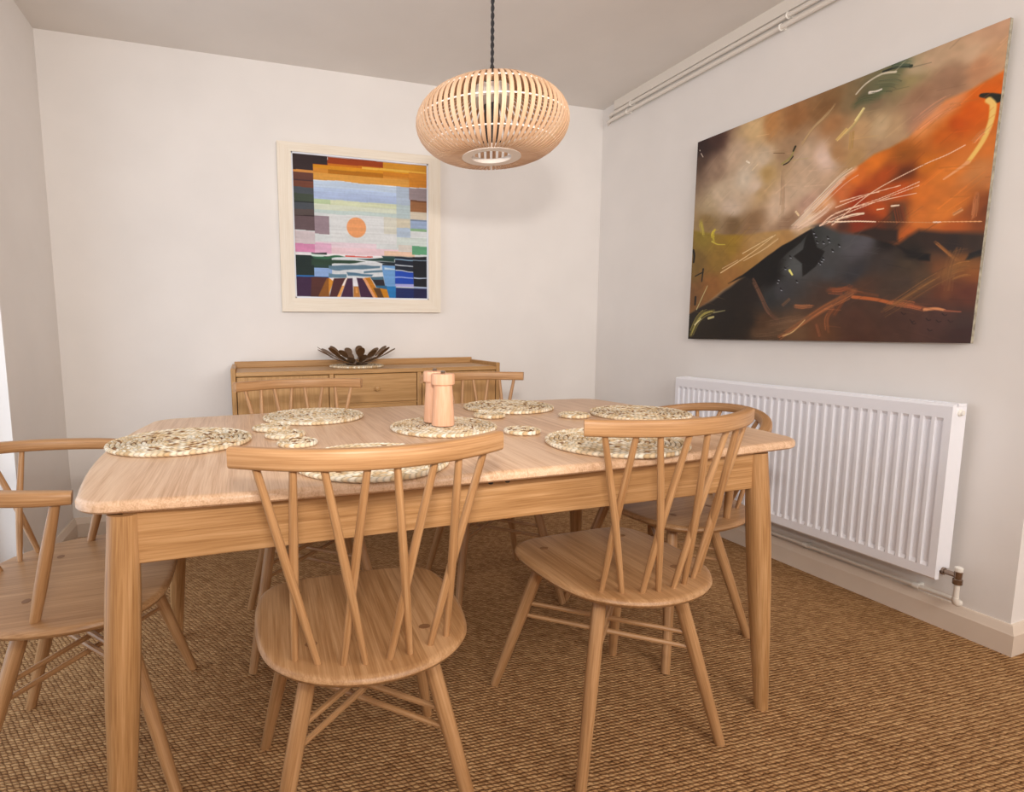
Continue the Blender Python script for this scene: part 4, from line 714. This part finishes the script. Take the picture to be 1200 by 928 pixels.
SUN={'rects': [[[[0,0],[1,0],[1,1],[0,1]],[214,220,222]],[[[0.14,0.17],[1,0.17],[1,0.215],[0.14,0.215]],[188,206,228]],[[[0.14,0.215],[0.76,0.215],[0.76,0.245],[0.14,0.245]],[180,200,232]],[[[0.14,0.245],[1,0.245],[1,0.3],[0.14,0.3]],[168,186,220]],[[[0.14,0.3],[0.76,0.3],[0.76,0.335],[0.14,0.335]],[206,214,182]],[[[0.14,0.335],[0.76,0.335],[0.76,0.37],[0.14,0.37]],[208,216,198]],[[[0.14,0.37],[0.76,0.37],[0.76,0.4],[0.14,0.4]],[192,210,208]],[[[0.14,0.3],[0.26,0.3],[0.26,0.335],[0.14,0.335]],[180,200,160]],[[[0.26,0.4],[0.76,0.4],[0.76,0.6],[0.26,0.6]],[216,220,222]],[[[0.145,0.6],[0.6,0.6],[0.6,0.635],[0.145,0.635]],[226,208,218]],[[[0.26,0.635],[0.77,0.635],[0.77,0.69],[0.26,0.69]],[232,204,212]],[[[0.13,0.61],[0.26,0.61],[0.26,0.69],[0.13,0.69]],[226,178,206]],[[[0.76,0.165],[0.87,0.165],[0.87,0.3],[0.76,0.3]],[170,186,206]],[[[0.76,0.3],[0.87,0.3],[0.87,0.4],[0.76,0.4]],[178,196,200]],[[[0.66,0.4],[0.76,0.4],[0.76,0.52],[0.66,0.52]],[212,212,200]],[[[0.76,0.4],[0.87,0.4],[0.87,0.47],[0.76,0.47]],[206,200,180]],[[[0.76,0.47],[0.87,0.47],[0.87,0.54],[0.76,0.54]],[176,194,214]],[[[0.76,0.54],[1,0.54],[1,0.62],[0.76,0.62]],[204,216,212]],[[[0.77,0.6],[0.9,0.6],[0.9,0.64],[0.77,0.64]],[214,208,200]],[[[0.66,0.645],[0.9,0.645],[0.9,0.69],[0.66,0.69]],[228,196,172]],[[[0.14,0.02],[1,0.02],[1,0.165],[0.14,0.165]],[206,136,46]],[[[0.14,0.02],[0.25,0.02],[0.25,0.06],[0.14,0.06]],[170,72,20]],[[[0.25,0],[0.66,0],[0.66,0.045],[0.25,0.045]],[150,58,14]],[[[0.25,0.045],[0.66,0.045],[0.66,0.07],[0.25,0.07]],[196,110,20]],[[[0.14,0.06],[1,0.06],[1,0.085],[0.14,0.085]],[212,142,26]],[[[0.25,0.085],[0.66,0.085],[0.66,0.115],[0.25,0.115]],[176,108,14]],[[[0.66,0],[1,0],[1,0.05],[0.66,0.05]],[206,142,40]],[[[0.5,0.05],[1,0.05],[1,0.065],[0.5,0.065]],[226,176,70]],[[[0.14,0.115],[1,0.115],[1,0.165],[0.14,0.165]],[212,152,66]],[[[0.86,0.06],[1,0.06],[1,0.165],[0.86,0.165]],[206,132,40]],[[[0.66,0.075],[0.86,0.075],[0.86,0.1],[0.66,0.1]],[196,122,30]],[[[0.86,0.17],[1,0.17],[1,0.26],[0.86,0.26]],[150,136,140]],[[[0.87,0.26],[1,0.26],[1,0.345],[0.87,0.345]],[150,102,66]],[[[0.87,0.26],[1,0.26],[1,0.272],[0.87,0.272]],[110,70,46]],[[[0.87,0.345],[1,0.345],[1,0.4],[0.87,0.4]],[206,196,178]],[[[0.87,0.4],[1,0.4],[1,0.47],[0.87,0.47]],[150,170,202]],[[[0.87,0.4],[1,0.4],[1,0.412],[0.87,0.412]],[120,136,160]],[[[0.87,0.47],[1,0.47],[1,0.49],[0.87,0.49]],[136,176,136]],[[[0.88,0.6],[1,0.6],[1,0.665],[0.88,0.665]],[96,160,122]],[[[0,0],[0.245,0],[0.245,0.055],[0,0.055]],[46,34,36]],[[[0,0.0],[0.143,0.0],[0.143,0.105],[0,0.105]],[50,36,38]],[[[0,0.105],[0.143,0.105],[0.143,0.12],[0,0.12]],[206,140,70]],[[[0,0.12],[0.143,0.12],[0.143,0.18],[0,0.18]],[98,58,48]],[[[0,0.17],[0.143,0.17],[0.143,0.18],[0,0.18]],[70,44,46]],[[[0,0.18],[0.143,0.18],[0.143,0.225],[0,0.225]],[110,62,46]],[[[0,0.225],[0.143,0.225],[0.143,0.28],[0,0.28]],[70,76,84]],[[[0,0.27],[0.143,0.27],[0.143,0.33],[0,0.33]],[62,72,60]],[[[0,0.325],[0.143,0.325],[0.143,0.335],[0,0.335]],[36,44,44]],[[[0,0.335],[0.143,0.335],[0.143,0.385],[0,0.385]],[70,76,84]],[[[0,0.375],[0.143,0.375],[0.143,0.42],[0,0.42]],[86,74,72]],[[[0,0.42],[0.143,0.42],[0.143,0.525],[0,0.525]],[98,80,84]],[[[0,0.42],[0.143,0.42],[0.143,0.428],[0,0.428]],[60,46,48]],[[[0.143,0.42],[0.25,0.42],[0.25,0.545],[0.143,0.545]],[150,132,142]],[[[0,0.53],[0.143,0.53],[0.143,0.62],[0,0.62]],[206,194,198]],[[[0,0.62],[0.14,0.62],[0.14,0.68],[0,0.68]],[214,140,180]],[[[0,0.685],[1,0.685],[1,0.7],[0,0.7]],[236,232,236]],[[[0.36,0.69],[0.57,0.69],[0.57,0.703],[0.36,0.703]],[214,96,84]],[[[0,0.7],[1,0.7],[1,0.875],[0,0.875]],[214,220,226]],[[[0,0.7],[0.135,0.7],[0.135,0.845],[0,0.845]],[26,42,40]],[[[0,0.845],[0.26,0.845],[0.26,0.875],[0,0.875]],[40,110,180]],[[[0.13,0.7],[0.26,0.7],[0.26,0.8],[0.13,0.8]],[40,66,58]],[[[0.13,0.79],[0.26,0.79],[0.26,0.85],[0.13,0.85]],[140,172,220]]],'polys': [[[[0.1149,0.6799],[0.2252,0.6767],[0.2249,0.689],[0.1147,0.6864]],[20,40,34]],[[[0.1146,0.6893],[0.215,0.6959],[0.1955,0.7059],[0.1142,0.7034]],[200,225,215]],[[[0.1236,0.7078],[0.3222,0.6977],[0.3615,0.7043],[0.2338,0.721],[0.1233,0.7172]],[46,100,70]],[[[0.1136,0.7241],[0.2921,0.7291],[0.4307,0.7256],[0.5112,0.7363],[0.3903,0.7507],[0.2818,0.7503],[0.2329,0.7591],[0.1123,0.7712]],[40,66,50]],[[[0.2375,0.7685],[0.4101,0.7609],[0.6286,0.7639],[0.6233,0.7758],[0.4497,0.7911],[0.3199,0.8032],[0.2368,0.7952]],[94,126,148]],[[[0.451,0.7135],[0.6553,0.6984],[0.7387,0.6962],[0.7385,0.7279],[0.5317,0.7231]],[34,64,58]],[[[0.593,0.7294],[0.749,0.7306],[0.7488,0.7574],[0.634,0.7432]],[30,44,52]],[[[0.2361,0.8258],[0.369,0.8265],[0.3685,0.8507],[0.2355,0.8527]],[96,130,150]],[[[0.3692,0.8139],[0.5712,0.823],[0.5607,0.838],[0.3787,0.836]],[84,120,146]],[[[0.5001,0.7998],[0.6491,0.7872],[0.6489,0.802],[0.4998,0.8145]],[90,124,146]],[[[0.6399,0.6841],[0.8983,0.682],[0.8982,0.707],[0.6552,0.7033]],[40,70,70]],[[[0.639,0.7598],[0.7488,0.7574],[0.7476,0.91],[0.6634,0.9109]],[110,160,214]],[[[0.6444,0.7478],[0.7489,0.7455],[0.7488,0.7574],[0.6442,0.7597]],[24,30,40]],[[[0.6597,0.7721],[0.7486,0.7802],[0.7485,0.7872],[0.6595,0.785]],[200,222,240]],[[[0.7441,0.6862],[0.8929,0.6871],[0.8925,0.7924],[0.7433,0.7853]],[26,34,50]],[[[0.744,0.701],[0.8928,0.7041],[0.8928,0.7121],[0.7439,0.7079]],[150,190,220]],[[[0.7436,0.7456],[0.8926,0.7542],[0.8926,0.7603],[0.7435,0.7535]],[210,220,232]],[[[0.7432,0.7933],[0.8925,0.7975],[0.8922,0.8934],[0.7424,0.893]],[30,72,180]],[[[0.7428,0.8401],[0.8923,0.8428],[0.8923,0.8509],[0.7428,0.8501]],[150,170,230]],[[[0.7424,0.893],[0.8922,0.8934],[0.8921,0.9136],[0.7423,0.9131]],[170,170,225]],[[[0.8854,0.6823],[0.998,0.6813],[0.998,0.9126],[0.8921,0.9086]],[24,28,36]],[[[0.8853,0.7023],[0.998,0.7095],[0.998,0.7135],[0.8853,0.7073]],[170,200,225]],[[[0.8924,0.8378],[0.998,0.8433],[0.998,0.8494],[0.8923,0.8479]],[190,205,230]],[[[0.8921,0.9116],[0.998,0.9126],[0.998,0.9228],[0.8921,0.9238]],[160,180,215]],[[[0.7422,0.9201],[0.998,0.9249],[0.998,1.0007],[0.7416,1.0005]],[26,40,96]],[[[0.8921,0.9258],[0.998,0.9249],[0.998,1.0007],[0.8918,1.0]],[32,32,70]],[[[0.6634,0.9109],[0.7476,0.91],[0.7469,1.0005],[0.694,0.9986]],[36,120,186]],[[[0.0011,0.8562],[0.2354,0.8546],[0.232,0.9972],[0.0015,0.9961]],[60,34,66]],[[[0.11,0.8565],[0.2208,0.8548],[0.1784,0.9974],[0.1012,0.9976]],[82,44,40]],[[[0.2206,0.8625],[0.2402,0.8574],[0.2369,0.9972],[0.1542,0.9975]],[140,86,30]],[[[0.2354,0.8575],[0.2792,0.8665],[0.2325,0.9778]],[206,136,40]],[[[0.2354,0.8546],[0.2795,0.8539],[0.2641,0.8811]],[236,226,226]],[[[0.2745,0.8569],[0.3635,0.8527],[0.296,0.997],[0.2369,0.9972]],[76,38,42]],[[[0.3635,0.8527],[0.3764,0.8525],[0.3178,0.9969],[0.294,0.997]],[226,160,84]],[[[0.3635,0.8527],[0.3744,0.8525],[0.3493,0.914],[0.3324,0.9142]],[236,228,226]],[[[0.3744,0.8554],[0.4134,0.8549],[0.4158,0.9966],[0.3218,0.9969]],[66,36,64]],[[[0.4136,0.8451],[0.4437,0.8447],[0.4627,0.9178],[0.4172,0.9182]],[226,226,232]],[[[0.4193,0.9182],[0.4576,0.9178],[0.4685,0.9964],[0.4178,0.9966]],[180,118,52]],[[[0.4322,0.9278],[0.4473,0.9277],[0.4517,0.9669],[0.4345,0.967]],[214,150,80]],[[[0.4436,0.8515],[0.4891,0.8508],[0.5689,0.998],[0.4715,0.9964]],[64,34,62]],[[[0.4891,0.8538],[0.5146,0.8436],[0.6103,0.9979],[0.5689,0.998]],[226,160,110]],[[[0.5095,0.8486],[0.5453,0.8431],[0.6311,0.9978],[0.5895,0.998]],[196,124,30]],[[[0.5504,0.843],[0.6485,0.8415],[0.6634,0.9109],[0.5907,0.9116]],[40,36,44]],[[[0.5504,0.843],[0.6486,0.8366],[0.6514,0.8613],[0.5655,0.8625]],[76,110,130]],[[[0.5801,0.9265],[0.6737,0.9257],[0.694,0.9976],[0.6259,0.9978]],[200,130,24]],[[[0.5698,0.9266],[0.6216,0.9262],[0.652,0.9978],[0.6051,0.9979]],[90,60,30]],[[[0.5907,0.9086],[0.6739,0.9078],[0.6789,0.9356],[0.5905,0.9215]],[40,100,140]]],'sun': [0.45,0.487,0.073,[232,160,106]]}
def paint_big(w=620,h=510):
    S,T=np.meshgrid(np.linspace(0,1,w),np.linspace(0,1,h)); asp=1.2
    wob=(vnoise(S,T,7,9,1)-.5)*.05+(vnoise(S,T,22,26,2)-.5)*.012; S2=S+wob; T2=T+(vnoise(S,T,8,7,3)-.5)*.05+(vnoise(S,T,24,20,4)-.5)*.015
    def field(pts,p=3.2):
        num=np.zeros((h,w,3));den=np.zeros((h,w))
        for s,t,r,g,b in pts:
            k=1/(((S2-s)*asp)**2+(T2-t)**2+2e-4)**(p/2); num+=k[...,None]*np.array([r,g,b]); den+=k
        return num/den[...,None]
    img=field(BIG['up']); F={k:field(BIG[k]) for k in ('orr','dk','oc')}
    for pts,soft,c in BIG['polys']:
        m=poly_mask(S+wob*.25,T+(T2-T)*.3,pts,soft*1.6,asp)[...,None]; img=img*(1-m)+(F[c] if isinstance(c,str) else np.array(c,float))*m
    # brush grain
    img*= (0.97+.06*vnoise(S*.6+T*.8,T*.6-S*.8,20,60,5))[...,None]*(.97+.06*vnoise(S,T,60,60,6))[...,None]
    rnd=random.Random(3)
    def stroke(P,w0,w1,c,soft,al):
        nonlocal img
        n=len(P); mg=max(w0,w1)*1.5+.01; xs=[p[0] for p in P]; ys=[p[1] for p in P]
        i0=max(0,int((min(ys)-mg)*h)); i1=min(h,int((max(ys)+mg)*h)+2); j0=max(0,int((min(xs)-mg)*w)); j1=min(w,int((max(xs)+mg)*w)+2)
        if i1<=i0 or j1<=j0: return
        s_,t_=S[i0:i1,j0:j1],T[i0:i1,j0:j1]; best=np.zeros(s_.shape)
        for i in range(n-1):
            d,u=seg_dist(s_,t_,P[i],P[i+1],asp); wd=np.maximum((w0+(w1-w0)*((i+u)/(n-1)))*.62,.0013); best=np.maximum(best,np.clip((wd*(1+soft*.5)-d)/(wd*max(soft,.3)),0,1))
        m=(best*al)[...,None]; img[i0:i1,j0:j1]=img[i0:i1,j0:j1]*(1-m)+np.array(c,float)*m
    for pts,w0,w1,c,soft,a in BIG['st']:
        P=[tuple(p[:2]) for p in catmull([(x,y,0) for x,y in pts],False,5)] if len(pts)>2 else pts
        if soft>=.75 and max(w0,w1)>.005:          # feathered brush mark: a soft body and many thin bristle lines
            stroke(P,w0,w1,c,1.4,a*.55); wm=max(w0,w1)
            for q in range(16):
                o=rnd.gauss(0,.55)*wm; dx,dy=P[-1][0]-P[0][0],P[-1][1]-P[0][1]; L=math.hypot(dx*asp,dy)+1e-6
                f0=rnd.uniform(0,.35); f1=rnd.uniform(.6,1.0); k0=int(f0*(len(P)-1)); k1=max(k0+1,int(f1*(len(P)-1)))
                fan=rnd.uniform(-.05,.05)
                sub=[(x-dy/L*o/asp-dy*fan*i/len(P), y+dx*asp/L*o+dx*fan*i/len(P)) for i,(x,y) in enumerate(P)][k0:k1+1]
                v=rnd.uniform(.72,1.28); stroke(sub,.0022,.0012,[min(255,z*v) for z in c],.8,a*rnd.uniform(.35,.8))
        else: stroke(P,w0,w1,c,soft,a)
    # faint bristle texture over the whole canvas
    for q in range(420):
        x,y=rnd.random(),rnd.random(); L=rnd.uniform(.03,.10); an=rnd.choice((-.65,-.55,-.75,.15)) if y<.62 else rnd.choice((-.5,.12,.3))
        c=img[min(h-1,int(y*h)),min(w-1,int(x*w))]*rnd.uniform(.82,1.2)
        stroke([(x,y),(x+L*math.cos(an)/asp,y+L*math.sin(an))],.004,.0015,np.clip(c,0,255),1.2,.35)
    img=np.clip((img-95)*1.12+95,3,255)
    return lina(img)
def paint_sun(w=340,h=340):
    S,T=np.meshgrid(np.linspace(0,1,w),np.linspace(0,1,h)); img=np.zeros((h,w,3))+200
    T2=T+(vnoise(S,T,6,30,1)-.5)*.008
    for r,c in SUN['rects']:
        m=((S>=r[0][0])&(S<=r[1][0])&(T2>=r[0][1])&(T2<=r[2][1]))[...,None]; img=np.where(m,np.array(c,float),img)
    cx,cy,r,c=SUN['sun']; m=np.clip((r-np.hypot(S-cx,T-cy))/.004+.5,0,1)[...,None]; img=img*(1-m)+np.array(c,float)*m
    for pts,c in SUN['polys']:
        pts=[[min(max(x,-.01),1.01),min(max(y,-.01),1.01)] for x,y in pts]
        m=poly_mask(S,T+(vnoise(S,T,14,20,8)-.5)*.012*(T<.87),pts,.006,1.0)[...,None]; img=img*(1-m)+np.array(c,float)*m
    img*=(.96+.08*vnoise(S,T,7,110,3))[...,None]*(.98+.04*vnoise(S,T,90,90,4))[...,None]
    return lina(np.clip(img,0,255))
# framed picture on the back wall
FX0,FX1,FZ0,FZ1=-2.036,-1.120,1.154,2.046; fcx=(FX0+FX1)/2; fcz=FZ0
pic=thing('framed_picture','framed patchwork sunset over the sea picture in a wide cream frame, back wall','picture',(fcx,-.018,fcz))
IX0,IX1,IZ0,IZ1=-1.964-fcx,-1.194-fcx,1.228-fcz,2.003-fcz-.004
OX0,OX1,OZ0,OZ1=FX0-fcx,FX1-fcx,0,FZ1-fcz
YF,YB_=-.017,.017
for quad in ([(OX0,OZ1),(OX1,OZ1),(IX1,IZ1),(IX0,IZ1)],[(OX0,OZ0),(IX0,IZ0),(IX1,IZ0),(OX1,OZ0)],[(OX0,OZ0),(OX0,OZ1),(IX0,IZ1),(IX0,IZ0)],[(OX1,OZ0),(IX1,IZ0),(IX1,IZ1),(OX1,OZ1)]):
    vert=abs(quad[0][0]-quad[1][0])<.02 and quad in ([(OX0,OZ0),(OX0,OZ1),(IX0,IZ1),(IX0,IZ0)],) or abs(quad[0][0]-quad[3][0])<.02
    vs=[(x,YF,z) for x,z in quad]+[(x,YB_,z) for x,z in quad]; fs=[(0,1,2,3),(7,6,5,4)]+[(i,i+4,(i+1)%4+4,(i+1)%4) for i in range(4)]
    c=Vector((0,0,0))
    mb=MB(); mb.add(vs,fs,[((v[2],v[0],v[1]) if vert else (v[0],v[2],v[1])) for v in vs]); o=mb.build('frame_rail',FRAMEW,pic,0)
    import bmesh
    bm=bmesh.new(); bm.from_mesh(o.data); bmesh.ops.recalc_face_normals(bm,faces=bm.faces); bm.to_mesh(o.data); bm.free()
sl=.008
mb=MB()
add_box(mb,(IX0,-.012,IZ0),(IX0+sl,.010,IZ1),.0008);add_box(mb,(IX1-sl,-.012,IZ0),(IX1,.010,IZ1),.0008);add_box(mb,(IX0,-.012,IZ0),(IX1,.010,IZ0+sl),.0008);add_box(mb,(IX0,-.012,IZ1-sl),(IX1,.010,IZ1),.0008)
mb.build('inner_slip',SLIP,pic)
o=grid_mesh('painted_panel',[(IX0+sl,-.004,IZ1-sl),(IX1-sl,-.004,IZ1-sl),(IX1-sl,-.004,IZ0+sl),(IX0+sl,-.004,IZ0+sl)],PRINTM,paint_sun()); o.parent=pic
mb=MB(); add_box(mb,(IX0,.0,IZ0),(IX1,.012,IZ1),.001); mb.build('backing_board',SLIP,pic)
# large canvas on the right wall
cv=thing('canvas_painting','large unframed abstract oil painting in orange, beige and black on the right wall','painting',rwloc(0,-1.43,.9986),RW_)
yo=1.43; P0,P1t,P1b=-.8265+yo,-2.035+yo,-2.024+yo; zt=1.9931-.9986
q=[(P0,zt),(P1t,zt),(P1b,0),(P0,0)]
mb=MB(); vs=[(-.0345,y,z) for y,z in q]+[(-.020,y,z) for y,z in q]; fs=[(3,2,1,0),(4,5,6,7)]+[(i,(i+1)%4,(i+1)%4+4,i+4) for i in range(4)]
mb.add(vs,fs); mb.build('stretched_canvas',CANVAS,cv,0)
mb=MB()
for lo,hi in (((-.0205,P1b+.05,.05),(-.004,P0-.05,.09)),((-.0205,P1b+.05,zt-.09),(-.004,P0-.05,zt-.05)),((-.0205,P1b+.05,.09),(-.004,P1b+.09,zt-.09)),((-.0205,P0-.09,.09),(-.004,P0-.05,zt-.09))): add_box(mb,lo,hi,.001)
mb.build('stretcher_bars',CANVAS,cv)
o=grid_mesh('painted_surface',[(-.0352,y,z) for y,z in q],PAINTM,paint_big()); o.parent=cv
